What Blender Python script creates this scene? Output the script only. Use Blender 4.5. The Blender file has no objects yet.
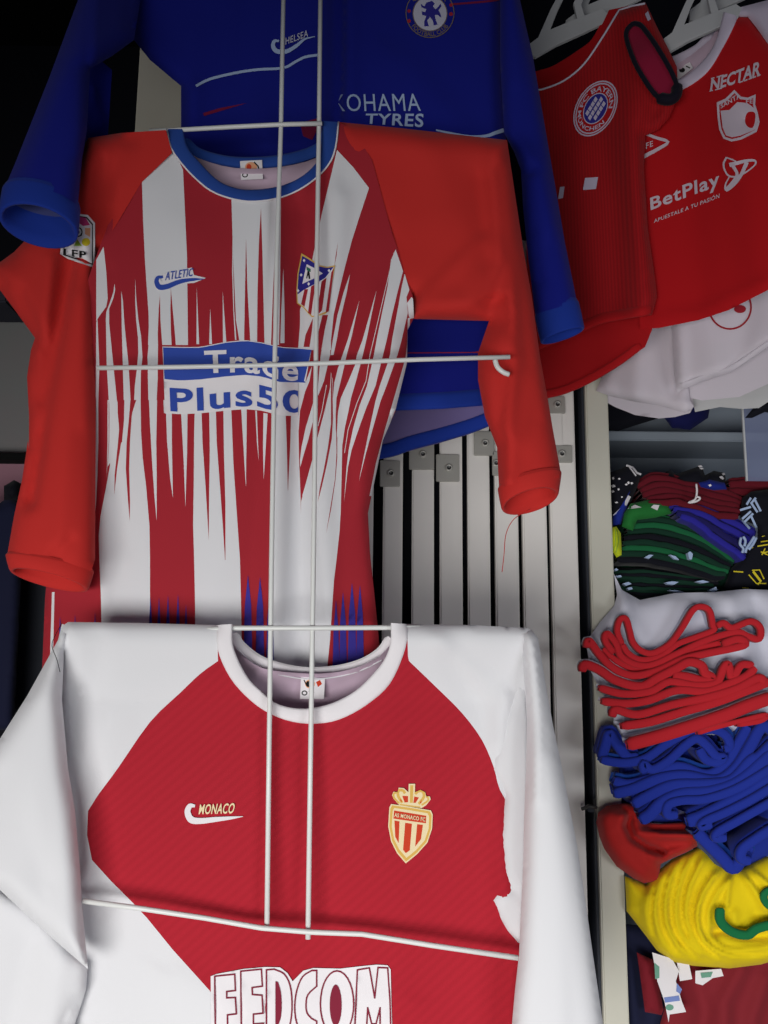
import bpy, math, random
import numpy as np
from mathutils import Matrix, Vector
from mathutils.geometry import delaunay_2d_cdt
random.seed(7); rng = np.random.default_rng(7)
S = bpy.context.scene
COL = S.collection
# ---------------------------------------------------------------- camera
F = 950.0
CAM = np.array([0.0, 0.0, 1.5])
Rm = Matrix.Rotation(math.radians(90+10.5), 4, 'X') @ Matrix.Rotation(math.radians(0.57), 4, 'Z')
cd = bpy.data.cameras.new('camera'); cam = bpy.data.objects.new('camera', cd); COL.objects.link(cam)
cam.matrix_world = Matrix.Translation(Vector(CAM)) @ Rm
cd.sensor_fit = 'VERTICAL'; cd.sensor_height = 36; cd.lens = F/1024*36; cd.clip_start = 0.01
S.camera = cam
R3 = np.array(Rm.to_3x3())
# ---------------------------------------------------------------- light
S.view_settings.view_transform = 'Standard'; S.view_settings.look = 'None'
S.view_settings.gamma = 1; S.view_settings.use_curve_mapping = False
S.view_settings.exposure = -0.2
w = bpy.data.worlds.new('world'); S.world = w; w.use_nodes = True
w.node_tree.nodes['Background'].inputs[0].default_value = (0.50, 0.55, 0.80, 1)
w.node_tree.nodes['Background'].inputs[1].default_value = 0.06
def area(name, loc, target, sx, sy, power, col, spread=180):
    l = bpy.data.lights.new(name, 'AREA'); l.shape = 'RECTANGLE'; l.size = sx; l.size_y = sy
    l.energy = power; l.color = col; l.spread = math.radians(spread)
    o = bpy.data.objects.new(name, l); COL.objects.link(o); o.location = loc
    d = Vector(target)-Vector(loc); o.rotation_euler = d.to_track_quat('-Z', 'Y').to_euler()
    return o
area('shopfront_daylight', (-0.8, -1.1, 0.75), (0.0, 1.15, 0.85), 1.9, 0.9, 18.5, (1.0, 0.985, 0.95), 84)
area('fill_light', (1.2, -0.6, 0.9), (0.35, 1.3, 1.0), 0.7, 0.5, 4.2, (0.95, 0.97, 1.0), 105)  # added weak fill with no known source, brightens the slats

# ---------------------------------------------------------------- helpers
def W(px, py, Y):
    """photo pixel + depth plane y=Y  ->  world points (n,3)"""
    px = np.atleast_1d(np.asarray(px, float)); py = np.atleast_1d(np.asarray(py, float))
    Y = np.broadcast_to(np.asarray(Y, float), px.shape)
    d = np.stack([(px-384)/F, -(py-512)/F, -np.ones_like(px)], 1) @ R3.T
    t = (Y-CAM[1])/d[:, 1]
    return CAM + d*t[:, None]
def W1(px, py, Y): return W([px], [py], [Y])[0]
MATS = {}
def mat(name, col, rough=0.85, metal=0.0, sheen=0.0, kind='plain', col2=None, scale=1.0, bump=0.15, rot=0.0, spec=0.3, fac=0.35):
    if name in MATS: return MATS[name]
    m = bpy.data.materials.new(name); m.use_nodes = True; nt = m.node_tree; N = nt.nodes; L = nt.links
    b = N['Principled BSDF']; b.inputs['Roughness'].default_value = rough; b.inputs['Metallic'].default_value = metal
    b.inputs['Specular IOR Level'].default_value = spec
    if sheen: b.inputs['Sheen Weight'].default_value = sheen; b.inputs['Sheen Roughness'].default_value = 0.5
    tc = N.new('ShaderNodeTexCoord')
    c1 = [(x/255)**2.2 for x in col]+[1]
    mix = N.new('ShaderNodeMix'); mix.data_type = 'RGBA'
    mix.inputs[6].default_value = c1
    if col2 is None: c2 = [x*0.72 for x in c1[:3]]+[1]
    else: c2 = [(x/255)**2.2 for x in col2]+[1]
    mix.inputs[7].default_value = c2
    mp = N.new('ShaderNodeMapping'); mp.inputs['Rotation'].default_value = (0, rot, 0); L.new(tc.outputs['Object'], mp.inputs[0])
    if kind in ('rib', 'diag'):
        wv = N.new('ShaderNodeTexWave'); wv.inputs['Scale'].default_value = scale; wv.inputs['Distortion'].default_value = 0.6 if kind == 'diag' else 0.05
        wv.inputs['Detail'].default_value = 1; wv.bands_direction = 'X'
        L.new(mp.outputs[0], wv.inputs[0]); src = wv.outputs['Fac']
    else:
        nz = N.new('ShaderNodeTexNoise'); nz.inputs['Scale'].default_value = 9*scale; nz.inputs['Detail'].default_value = 3
        L.new(mp.outputs[0], nz.inputs[0]); src = nz.outputs['Fac']
    mu = N.new('ShaderNodeMath'); mu.operation = 'MULTIPLY'; mu.inputs[1].default_value = fac
    L.new(src, mu.inputs[0]); L.new(mu.outputs[0], mix.inputs[0]); L.new(mix.outputs[2], b.inputs['Base Color'])
    if bump:
        n2 = N.new('ShaderNodeTexNoise'); n2.inputs['Scale'].default_value = 900 if metal == 0 and kind != 'paint' else 60
        n2.inputs['Detail'].default_value = 2; L.new(tc.outputs['Object'], n2.inputs[0])
        bp = N.new('ShaderNodeBump'); bp.inputs['Strength'].default_value = bump; bp.inputs['Distance'].default_value = 0.001
        L.new(n2.outputs['Fac'], bp.inputs['Height']); L.new(bp.outputs[0], b.inputs['Normal'])
    MATS[name] = m; return m
def cloth(name, col, **k):
    k.setdefault('sheen', 0.06); k.setdefault('fac', 0.25); return mat(name, col, **k)

def thing(name, label, cat, loc, group=None):
    o = bpy.data.objects.new(name, None); COL.objects.link(o); o.location = loc; o.empty_display_size = 0.05
    o['label'] = label; o['category'] = cat
    if group: o['group'] = group
    return o
def mk(name, verts, faces, mats, parent=None, fm=None, smooth=True, label=None, loc=None):
    verts = np.asarray(verts, float)
    org = np.array(parent_world(parent)) if parent is not None else (np.array(loc) if loc is not None else np.zeros(3))
    me = bpy.data.meshes.new(name); me.from_pydata((verts-org).tolist(), [], [list(map(int, f)) for f in faces])
    if not isinstance(mats, (list, tuple)): mats = [mats]
    for m in mats: me.materials.append(m)
    if fm is not None: me.polygons.foreach_set('material_index', np.asarray(fm, dtype=np.int32))
    if smooth: me.polygons.foreach_set('use_smooth', np.ones(len(me.polygons), dtype=bool))
    me.update()
    o = bpy.data.objects.new(name, me); COL.objects.link(o)
    if parent is not None: o.parent = parent
    elif loc is not None: o.location = loc
    if label: o['label'] = label
    return o
def parent_world(p):
    v = Vector((0, 0, 0))
    while p is not None: v = v+p.location; p = p.parent
    return v
def struct(o): o['kind'] = 'structure'; return o

def catmull(pts, n=6, closed=False):
    P = np.asarray(pts, float); m = len(P); out = []
    rngk = range(m if closed else m-1)
    for i in rngk:
        p0 = P[(i-1) % m] if closed or i > 0 else 2*P[0]-P[1]
        p1 = P[i]; p2 = P[(i+1) % m]
        p3 = P[(i+2) % m] if closed or i+2 < m else 2*P[-1]-P[-2]
        for k in range(n):
            t = k/n
            out.append(0.5*((2*p1)+(-p0+p2)*t+(2*p0-5*p1+4*p2-p3)*t*t+(-p0+3*p1-3*p2+p3)*t**3))
    if not closed: out.append(P[-1])
    return np.array(out)
def inside(poly, X):
    poly = np.asarray(poly, float); x, y = X[:, 0], X[:, 1]; c = np.zeros(len(X), bool)
    a = poly; b = np.roll(poly, -1, 0)
    for (x1, y1), (x2, y2) in zip(a, b):
        if y1 == y2: continue
        cond = ((y1 > y) != (y2 > y)) & (x < (x2-x1)*(y-y1)/(y2-y1)+x1); c ^= cond
    return c
def dist_poly(P, X, closed=True):
    P = np.asarray(P, float); n = len(P); best = np.full(len(X), 1e9); sgn = np.ones(len(X))
    for i in range(n if closed else n-1):
        a = P[i]; b = P[(i+1) % n]; ab = b-a; L2 = max((ab@ab), 1e-9)
        t = np.clip(((X-a)@ab)/L2, 0, 1); q = a+t[:, None]*ab; d = np.hypot(*(X-q).T)
        s = np.sign(ab[0]*(X[:, 1]-a[1])-ab[1]*(X[:, 0]-a[0])); k = d < best
        best = np.where(k, d, best); sgn = np.where(k, s, sgn)
    return best, sgn
def fold_h(folds, X):
    """folds: (polyline, w_neg, w_pos, amp) gaussian ridges, asymmetric across the line"""
    h = np.zeros(len(X))
    for f in folds:
        d, s = dist_poly(f[0], X, False); wd = np.where(s < 0, f[1], f[2])
        h += f[3]*np.exp(-(d/wd)**2)
    return h
def wob(X, k=1.0, seed=0):
    r = np.random.default_rng(seed); h = np.zeros(len(X))
    for i in range(5):
        a = r.uniform(0, 6.28); fr = r.uniform(.015, .05)*k; ph = r.uniform(0, 6.28)
        h += np.sin((X[:, 0]*math.cos(a)+X[:, 1]*math.sin(a)*.5)*fr+ph)/5
    return h
def cdt(outline, polys, step, extra_edges=()):
    """triangulate outline with every poly's edges inserted and grid points; -> verts2d, tris"""
    V = []; E = []
    def add(P, closed=True):
        b = len(V); V.extend([tuple(p) for p in P]); n = len(P)
        for i in range(n if closed else n-1): E.append((b+i, b+(i+1) % n))
    add(outline)
    for P in polys: add(P)
    o = np.asarray(outline)
    x0, y0 = o.min(0); x1, y1 = o.max(0)
    if step:
        gx, gy = np.meshgrid(np.arange(x0, x1, step), np.arange(y0, y1, step)); gx = gx+(np.arange(gx.shape[0]) % 2)[:, None]*step/2
        G = np.stack([gx.ravel(), gy.ravel()], 1); G = G[inside(outline, G)]; d, _ = dist_poly(outline, G); G = G[d > step*.35]
        V.extend([tuple(p) for p in G])
    r = delaunay_2d_cdt([Vector(v) for v in V], E, [], 0, 1e-4)
    v2 = np.array([tuple(v) for v in r[0]]); t = np.array([f for f in r[2] if len(f) == 3])
    c = v2[t].mean(1); t = t[inside(outline, c)]
    # unify winding
    a = v2[t]; ar = (a[:, 1, 0]-a[:, 0, 0])*(a[:, 2, 1]-a[:, 0, 1])-(a[:, 1, 1]-a[:, 0, 1])*(a[:, 2, 0]-a[:, 0, 0])
    t[ar < 0] = t[ar < 0][:, ::-1]
    return v2, t
def densify(P, step, closed=True):
    P = np.asarray(P, float); out = []
    n = len(P)
    for i in range(n if closed else n-1):
        a = P[i]; b = P[(i+1) % n]; k = max(1, int(np.hypot(*(b-a))/step))
        for j in range(k): out.append(a+(b-a)*j/k)
    if not closed: out.append(P[-1])
    return np.array(out)
class Surf:
    """cloth surface: depth plane function + bulge away from its edges + folds"""
    def __init__(s, outline, Y0, bulge=(25, .018), folds=(), wobble=(.003, 1, 0), open_edges=None):
        s.o = np.asarray(outline, float); s.Y0 = Y0 if callable(Y0) else (lambda x, y: np.full_like(x, Y0)); s.b = bulge; s.f = folds; s.w = wobble; s.oe = open_edges
    def __call__(s, X, off=0.0):
        X = np.asarray(X, float)
        d, _ = dist_poly(s.o, X)
        if s.oe is not None:
            # only measure distance to the seam edges; along open edges (neck, hem) keep the full bulge
            seam = s.oe
            d = np.full(len(X), 1e9)
            for P in seam:
                dd, _ = dist_poly(P, X, False); d = np.minimum(d, dd)
        u = 1-np.clip(d/s.b[0], 0, 1); h = s.b[1]*np.sqrt(np.clip(1-u*u, 0, 1))
        k = np.clip(d/(s.b[0]*.5), 0, 1)
        h = h+k*(fold_h(s.f, X)+s.w[0]*wob(X, s.w[1], s.w[2]))
        return W(X[:, 0], X[:, 1], s.Y0(X[:, 0], X[:, 1])-h-off)
def paint(v2, t, regions):
    c = v2[t].mean(1); fm = np.zeros(len(t), int)
    for P, k in regions: fm[inside(P, c)] = k
    return fm
def garment(name, parent, outline, surf, mats, regions=(), step=6, back=None, thick=.02, backmat=0, label=None, backY=None):
    ol = densify(outline, step)
    v2, t = cdt(ol, [densify(p, 8) for p, _ in regions], step); fm = paint(v2, t, regions)
    V = surf(v2); T = t.tolist(); FM = fm.tolist()
    if back is not False:
        bo = densify(back if back is not None else outline, step*1.6); b2, bt = cdt(bo, [], step*1.6)
        d, _ = dist_poly(bo, b2); u = 1-np.clip(d/25, 0, 1)
        bY = surf.Y0(b2[:, 0], b2[:, 1])+thick*np.sqrt(1-u*u)+.002 if backY is None else backY(b2[:, 0], b2[:, 1])
        n = len(V); V = np.vstack([V, W(b2[:, 0], b2[:, 1], bY)]); T += [[x+n for x in q[::-1]] for q in bt.tolist()]; FM += [backmat]*len(bt)
    return mk(name, V, T, mats, parent, FM, label=label)
def decal(name, parent, surf, layers, off=.0012, step=6, mats=None, label=None, outline=None):
    """flat print on a cloth: layers = [(poly, matindex)] painter's order; the first poly is the outline"""
    ol = densify(layers[0][0] if outline is None else outline, 5)
    v2, t = cdt(ol, [p for p, _ in layers[1:]], step)
    fm = paint(v2, t, layers)
    return mk(name, surf(v2, off), t.tolist(), mats, parent, fm.tolist(), label=label)
def stroke(pts, wd):
    """polyline -> closed polygon of that width (tapering allowed: wd may be a list)"""
    P = np.asarray(pts, float); n = len(P); wv = np.broadcast_to(np.asarray(wd, float), (n,))
    T = np.gradient(P, axis=0); T /= np.maximum(np.hypot(T[:, 0], T[:, 1]), 1e-9)[:, None]; Nn = np.stack([-T[:, 1], T[:, 0]], 1)
    return np.vstack([P+Nn*wv[:, None]/2, (P-Nn*wv[:, None]/2)[::-1]])
def flat(name, parent, surf, polys, m, off=.0016, label=None, step=None):
    """several polygons of one colour as one printed mesh (used for lines, small marks)"""
    V = []; Fs = []; n = 0
    for P in polys:
        v2, t = cdt(densify(P, 5), [], step); V.append(surf(v2, off)); Fs += (t+n).tolist(); n += len(v2)
    return mk(name, np.vstack(V), Fs, m, parent, label=label)
def text2d(s, bold=0.0, shear=0.0, spacing=1.0):
    c = bpy.data.curves.new('t', 'FONT'); c.body = s; c.offset = bold; c.shear = shear; c.space_character = spacing; c.resolution_u = 4
    o = bpy.data.objects.new('t', c); COL.objects.link(o); bpy.context.view_layer.update()
    me = bpy.data.meshes.new_from_object(o); v = np.array([x.co[:2] for x in me.vertices]); f = [list(p.vertices) for p in me.polygons]
    bpy.data.objects.remove(o); bpy.data.meshes.remove(me); bpy.data.curves.remove(c)
    v -= v.min(0); v /= v.max(0); return v, f
def text(name, parent, surf, s, bl, br, tl, tr, m, off=.0022, bold=.0, shear=0.0, arc=0.0, wave=None, spacing=1.1, label=None, xmin=-99, xmax=9999):
    v, f = text2d(s, min(bold, .022), shear, spacing); bl, br, tl, tr = map(np.array, (bl, br, tl, tr))
    u = v[:, :1]; q = v[:, 1:2]
    P = (bl*(1-u)+br*u)*(1-q)+(tl*(1-u)+tr*u)*q
    P = P.astype(float); P[:, 1] -= arc*(1-(2*u[:, 0]-1)**2)
    if wave is not None: P[:, 1] += wave(P[:, 0])
    f = [q for q in f if P[q][:, 0].mean() > xmin]; P[:, 0] = np.clip(P[:, 0], xmin, xmax)
    return mk(name, surf(P, off), f, m, parent, smooth=False, label=label)
def ringtext(name, parent, surf, s, c, rx, ry, rot, a0, a1, hgt, m, off=.0022, flip=False, bold=.02):
    v, f = text2d(s, bold); u, q = v[:, 0], v[:, 1]
    a = np.radians(a0+(a1-a0)*u); k = (1+hgt*q) if not flip else (1+hgt*(1-q))
    x = rx*k*np.cos(a); y = -ry*k*np.sin(a); r = math.radians(rot)
    P = np.stack([c[0]+x*math.cos(r)-y*math.sin(r), c[1]+x*math.sin(r)+y*math.cos(r)], 1)
    return mk(name, surf(P, off), f, m, parent, smooth=False)
def ell(cx, cy, rx, ry, rot=0, n=32, a0=0, a1=360):
    a = np.radians(np.linspace(a0, a1, n, endpoint=(a1-a0 != 360))); r = math.radians(rot)
    x = rx*np.cos(a); y = ry*np.sin(a)
    return np.stack([cx+x*math.cos(r)-y*math.sin(r), cy+x*math.sin(r)+y*math.cos(r)], 1)
def tube(name, parent, pts, r, m, n=10, label=None, caps=True, flat=1.0):
    """round bar through world points"""
    P = np.asarray(pts, float); T = np.gradient(P, axis=0); T /= np.linalg.norm(T, axis=1)[:, None]
    V = []; Fs = []
    rr = np.broadcast_to(np.asarray(r, float), (len(P),))
    for i in range(len(P)):
        a = np.cross(T[i], [0, 1, 0]); a = a/np.linalg.norm(a) if np.linalg.norm(a) > .05 else np.array([1, 0, 0.]); b = np.cross(T[i], a)
        for k in range(n): th = 2*math.pi*k/n; V.append(P[i]+rr[i]*(a*math.cos(th)+b*flat*math.sin(th)))
    for i in range(len(P)-1):
        for k in range(n): Fs.append([i*n+k, i*n+(k+1) % n, (i+1)*n+(k+1) % n, (i+1)*n+k])
    if caps: Fs.append(list(range(n))[::-1]); Fs.append([(len(P)-1)*n+k for k in range(n)])
    return mk(name, V, Fs, m, parent, label=label)
def cuff(name, parent, TL, TR, BL, BR, Y, dep, m, mi, dy=0.0, puff=1.02, label=None, n=28, inr=.88, tilt=0.0):
    """ribbed cuff: open tube from the wrist seam (TL-TR) to the open end (BL-BR), with lining"""
    rows = []
    def ring(L, R, k, Yc, tt=1.0):
        L3 = W1(L[0], L[1], Yc); R3_ = W1(R[0], R[1], Yc); c = (L3+R3_)/2; h = (R3_-L3)/2*k
        return [c+h*math.cos(a)+np.array([0, -dep*k*math.sin(a), tilt*k*math.sin(a)*tt]) for a in np.linspace(0, 2*math.pi, n, endpoint=False)]
    TL, TR, BL, BR = [np.array(p, float) for p in (TL, TR, BL, BR)]
    L = lambda a, b, t: a*(1-t)+b*t
    for t, k in ((-.10, .96), (-.02, .985), (.0, 1.0), (.08, puff), (.5, puff*1.005), (.92, puff), (1.0, puff*.985), (1.02, puff*.95), (1.0, inr+.03), (.7, inr), (.2, inr*.98), (.0, inr*.94), (-.5, inr*.76), (-.9, inr*.55)):
        rows.append(ring(L(TL, BL, t), L(TR, BR, t), k, Y+dy*t, min(max(t, .35 if tilt and t > -.11 and k > inr+.02 else 0), 1)))
    V = np.array(rows).reshape(-1, 3); Fs = []; fm = []
    for i in range(len(rows)-1):
        for k in range(n): Fs.append([i*n+k, (i+1)*n+k, (i+1)*n+(k+1) % n, i*n+(k+1) % n]); fm.append(1 if i >= 10 else 0)
    Fs.append([(len(rows)-1)*n+k for k in range(n)]); fm.append(1)
    return mk(name, V, Fs, [m, mi], parent, fm, label=label)
def box(name, parent, x0, x1, y0, y1, z0, z1, m, bev=0.0, label=None, loc=None):
    import bmesh
    bm = bmesh.new(); bmesh.ops.create_cube(bm, size=1)
    for v in bm.verts: v.co = ((x0+x1)/2+v.co.x*(x1-x0), (y0+y1)/2+v.co.y*(y1-y0), (z0+z1)/2+v.co.z*(z1-z0))
    if bev: bmesh.ops.bevel(bm, geom=bm.edges[:], offset=bev, segments=2, affect='EDGES')
    V = np.array([v.co[:] for v in bm.verts]); Fs = [[v.index for v in f.verts] for f in bm.faces]; bm.free()
    return mk(name, V, Fs, m, parent, smooth=False, label=label, loc=loc)
def ribbon(P, Y, th, depth, back_rise=0.0, n=5, recess=0.0):
    """folded cloth edge: polyline P (px) at depth Y, thickness th (px), running back by depth (m)"""
    P = np.asarray(P, float); T = np.gradient(P, axis=0); T /= np.maximum(np.hypot(T[:, 0], T[:, 1]), 1e-9)[:, None]; Nn = np.stack([-T[:, 1], T[:, 0]], 1)
    prof = []
    hm = th/2/F*1.5
    m = n
    prof = [(-1.0, depth), (-1.0, hm*.55), (-.88, hm*.12), (-.45, 0), (.45, 0), (.88, hm*.12), (1.0, hm*.55), (1.0, depth)]
    V = []; K = len(prof)
    Yv = np.broadcast_to(np.asarray(Y, float), (len(P),))+recess
    L_ = np.r_[0, np.cumsum(np.hypot(*np.diff(P, axis=0).T))]; e_ = np.minimum(L_, L_[-1]-L_); tk = np.sqrt(1-(1-np.clip(e_/(th*.5)+.25, 0, 1))**2)[:, None]
    for (o, dy) in prof:
        q = P+Nn*(o*th/2)*tk; base = W(q[:, 0], q[:, 1], Yv); base[:, 1] += dy
        if dy == depth and depth > .02: base[:, 2] += back_rise
        V.append(base)
    V = np.array(V)  # K,n,3
    nP = len(P); Fs = []
    for i in range(K):
        j = (i+1) % K
        for k in range(nP-1): Fs.append([i*nP+k, j*nP+k, j*nP+k+1, i*nP+k+1])
    Fs.append([i*nP for i in range(K)]); Fs.append([i*nP+nP-1 for i in range(K)][::-1])
    return V.reshape(-1, 3), Fs
def rib_obj(name, parent, P, Y, th, depth, m, n=5, recess=0.0, label=None, smooth_n=5, loc=None, rise=0.0):
    P = catmull(P, smooth_n); V, Fs = ribbon(P, Y, th, depth, rise, n, recess)
    return mk(name, V, Fs, m, parent, label=label, loc=loc)

# ---------------------------------------------------------------- materials
white = cloth('white_cloth', (222, 222, 226), fac=.06)
whitep = cloth('white_print', (232, 228, 232), fac=.04)
lining = cloth('lilac_lining', (205, 180, 200), fac=.1)
redp = cloth('crimson_print', (164, 38, 50), fac=.15)
reds = cloth('scarlet_sleeve', (198, 46, 42), fac=.15)
redm = cloth('maroon_red_body', (172, 31, 47), kind='diag', scale=34, rot=-.85, col2=(160, 27, 42), fac=.5)
bluec = cloth('collar_blue', (38, 72, 150))
blueprint = cloth('print_blue', (52, 78, 170), fac=.08)
royal = cloth('royal_blue', (14, 26, 132))
royal2 = cloth('royal_blue_trim', (24, 54, 150))
deepr = cloth('deep_red_ribbed', (170, 20, 28), kind='rib', scale=75, col2=(140, 14, 22), fac=.7)
deepr2 = cloth('deep_red_plain', (178, 18, 26))
navy = cloth('navy_trim', (18, 16, 34)); gold = cloth('gold_print', (222, 180, 92)); goldl = cloth('pale_gold_print', (240, 222, 178))
orange = cloth('orange_red_print', (206, 66, 40)); maroonp = cloth('maroon_print', (130, 36, 58))
purpb = cloth('violet_blue_print', (62, 52, 150)); crestb = cloth('crest_blue', (48, 44, 140))
greyp = cloth('faded_white_print', (196, 196, 214)); paleb = cloth('pale_blue_print', (170, 190, 225))
blackp = mat('black_print', (18, 18, 20)); greenp = mat('green_print', (40, 110, 90)); yellowp = mat('yellow_print', (226, 206, 50))
limep = mat('lime_print', (150, 190, 70)); peach = mat('peach_print', (235, 170, 130)); pinkp = mat('magenta_print', (195, 60, 120))
wire = mat('white_enamelled_wire', (226, 228, 226), rough=.35, spec=.5, bump=.05, kind='paint', fac=.1)
alum = mat('pale_aluminium', (236, 232, 228), rough=.5, kind='paint', fac=.35, col2=(206, 202, 196))
steel = mat('clip_steel', (185, 183, 176), rough=.4, metal=.35, kind='paint')
steeld = mat('screw_steel', (90, 90, 90), rough=.4, metal=.8, kind='paint')
cream = mat('cream_post_paint', (205, 203, 190), rough=.55, kind='paint', fac=.35, col2=(175, 172, 158))
darkwall = mat('dark_blue_wall', (22, 24, 34), rough=.8, kind='paint'); black = mat('black_recess', (7, 8, 12), rough=.9, kind='paint')
greyblue = mat('grey_blue_board', (150, 160, 172), rough=.7, kind='paint'); darkpost = mat('dark_grey_post', (52, 56, 66), rough=.6, kind='paint')
plastic = mat('hanger_plastic', (200, 202, 205), rough=.4, spec=.5, bump=.02, kind='paint', fac=.1)
floorm = mat('floor_tile', (90, 88, 84), rough=.5, kind='paint')

# ---------------------------------------------------------------- setting
struct(box('floor', None, -2.5, 2.5, -2.5, 2.6, -.05, 0, floorm))
struct(box('wall_back', None, -2.5, 2.5, 2.3, 2.36, 0, 3.4, darkwall))
struct(box('ceiling', None, -2.5, 2.5, 0.9, 2.3, 3.2, 3.25, black))
struct(box('wall_left', None, -1.46, -1.40, 1.15, 2.3, 0, 3.2, black))
struct(box('wall_right', None, 1.40, 1.46, 1.75, 2.3, 0, 3.2, darkwall))
SL = 1.50      # slat panel plane
def xat(px, py, Y): return W1(px, py, Y)[0]
def zat(px, py, Y): return W1(px, py, Y)[2]
# slatted metal panel
pt = thing('slatted_panel', 'panel of upright pale metal slats with dark gaps behind the jerseys', 'panel', (0.15, SL, 0.0))
edges = [(316, 330), (348, 372), (382, 402), (411.5, 434), (440, 463), (468.5, 491), (496.5, 520), (524.5, 549), (553, 580)]
ZT = {0: 2.2, 1: 2.2}
zt = 2.25
for i, (a, b) in enumerate(edges):
    x0, x1 = xat(a, 620, SL), xat(b, 620, SL)
    n = box('slat', pt, x0, x1, SL, SL+.02, 0.25, zt, alum, .0025)
box('backing', pt, xat(300, 620, SL+.05), xat(571, 620, SL+.05), SL+.05, SL+.07, .25, zt, darkwall)
for z in (.5, 1.35): box('rail', pt, xat(312, 620, SL), xat(580, 620, SL), SL+.0202, SL+.05, z, z+.04, steel)
clips = [(380, 461, 400, 487), (409, 440, 434, 470), (436, 455, 459, 482), (474, 432, 494, 456), (492, 452, 499, 476), (549, 397, 566, 414), (549, 446, 572, 463)]
for (a, b, c, d) in clips:
    x0, x1 = xat(a, 470, SL), xat(c, 470, SL); z1, z0 = zat(a, b, SL), zat(a, d, SL)
    cb = box('clip', pt, x0, x1, SL-.006, SL-.0003, z0, z1, steel, .001)
    cx, cz = xat(a+(c-a)*.55, 470, SL), (z0+z1)/2
    r = .0062
    V = [];
    for (rr, yy) in ((r, -.0062), (r, -.0085), (r*.55, -.0085), (r*.4, -.0070), (0.0005, -.007)):
        for k in range(14): V.append([cx+rr*math.cos(k*2*math.pi/14), SL+yy, cz+rr*math.sin(k*2*math.pi/14)])
    Fs = [[i*14+k, i*14+(k+1) % 14, (i+1)*14+(k+1) % 14, (i+1)*14+k] for i in range(4) for k in range(14)]
    mk('screw', V, Fs, [steel, steeld], cb, [0 if f[0] < 28 else 1 for f in Fs])
# tall bracket plate behind the right clips
box('bracket', pt, xat(550, 430, SL), xat(562, 430, SL), SL-.003, SL-.0002, zat(555, 447, SL), zat(555, 413, SL), alum, .001)

# cabinet: cream side post, back board, shelves
CB = 1.475
cab = thing('shelf_cabinet', 'cream and grey open shelving cabinet at the right full of folded clothes', 'cabinet', (0.45, 1.6, 0.0))
px0, px1 = xat(594.8, 700, CB), xat(618.3, 700, CB)
box('side_post', cab, px0, px1, CB, CB+.03, .2, 2.3, cream, .002)
box('side_panel', cab, px0-.004, px0-.0005, CB+.012, CB+.5, .2, 2.3, darkpost)
box('back_panel', cab, px0, 1.38, 1.86, 1.88, .2, 2.3, greyblue)
def shelf_at(py, Yf):  # board whose front edge's lower line is seen at py
    z = zat(690, py, Yf); return box('shelf', cab, px1+.001, 1.38, Yf, 1.858, z, z+.018, greyblue, .002)
shelf_at(441, 1.72); shelf_at(597, 1.60); shelf_at(760, 1.55)
lk = thing('latch', 'small dark metal catch on the gap beside the cream post', 'latch', W1(588, 808, 1.475))
tube('hook', lk, [W1(582, 809, 1.48), W1(589, 806, 1.472), W1(597, 808, 1.468)], .0028, steeld)
tube('pin', lk, [W1(595, 799, 1.469), W1(595.5, 819, 1.469)], .0018, steeld)
box('plate', lk, xat(587, 800, 1.475), xat(596, 800, 1.475), 1.4715, 1.479, zat(590, 812, 1.475), zat(590, 805, 1.475), darkpost, .001)

# plastic sheet standing at the right
gp = thing('plastic_sheet', 'translucent bluish plastic sleeve hanging at the right above the folded pile', 'sheet', W1(756, 440, 1.5))
glass = mat('bluish_plastic', (140, 150, 185), rough=.35, bump=.0, kind='paint')
glass.node_tree.nodes['Principled BSDF'].inputs['Alpha'].default_value = .55
x0 = xat(744.5, 440, 1.5); z0, z1 = zat(744, 481, 1.5), zat(744, 405, 1.5)
box('film', gp, x0, x0+.09, 1.499, 1.501, z0, z1, glass)
box('seam', gp, x0-.002, x0+.001, 1.4975, 1.5025, z0, z1, plastic, .0005)

# left background
z_ = lambda py, Y: zat(20, py, Y)
struct(box('trim_1', None, xat(13, 640, 1.7), xat(47, 640, 1.7), 1.7, 1.74, 0, z_(560, 1.7)+.5, darkpost, .003, ))
lb = thing('side_shelf', 'dark shelf unit at the left edge with a grey green board', 'shelf', (-.62, 1.75, 0))
box('board', lb, xat(-80, 370, 1.78), xat(60, 370, 1.78), 1.78, 1.79, z_(452, 1.78), z_(303, 1.78), mat('grey_green_board', (120, 130, 128), rough=.7, kind='paint', fac=.5, col2=(150, 110, 120)))
box('shelf', lb, xat(-80, 455, 1.7), xat(60, 455, 1.74), 1.74, 1.778, z_(456, 1.74)-.007, z_(456, 1.74)+.007, black, .002)
box('back_board', lb, xat(-80, 490, 1.80), xat(60, 490, 1.80), 1.80, 1.81, z_(520, 1.80), z_(454, 1.80), mat('dusty_pink_board', (165, 120, 135), rough=.8, kind='paint'))
box('upper_rail', lb, xat(-80, 290, 1.7), xat(30, 290, 1.7), 1.6, 1.7, z_(302, 1.6), z_(275, 1.6), mat('dark_patterned_rail', (38, 40, 52), kind='paint', col2=(90, 90, 100)), .003)
# pale board high behind the blue jersey
struct(box('trim_2', None, xat(137, 90, 1.5), xat(186, 90, 1.5), 1.5, 1.53, zat(150, 330, 1.5), 3.1, mat('pale_cream_board', (214, 210, 196), rough=.6, kind='paint', fac=.5, col2=(188, 182, 160)), .003))

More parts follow.
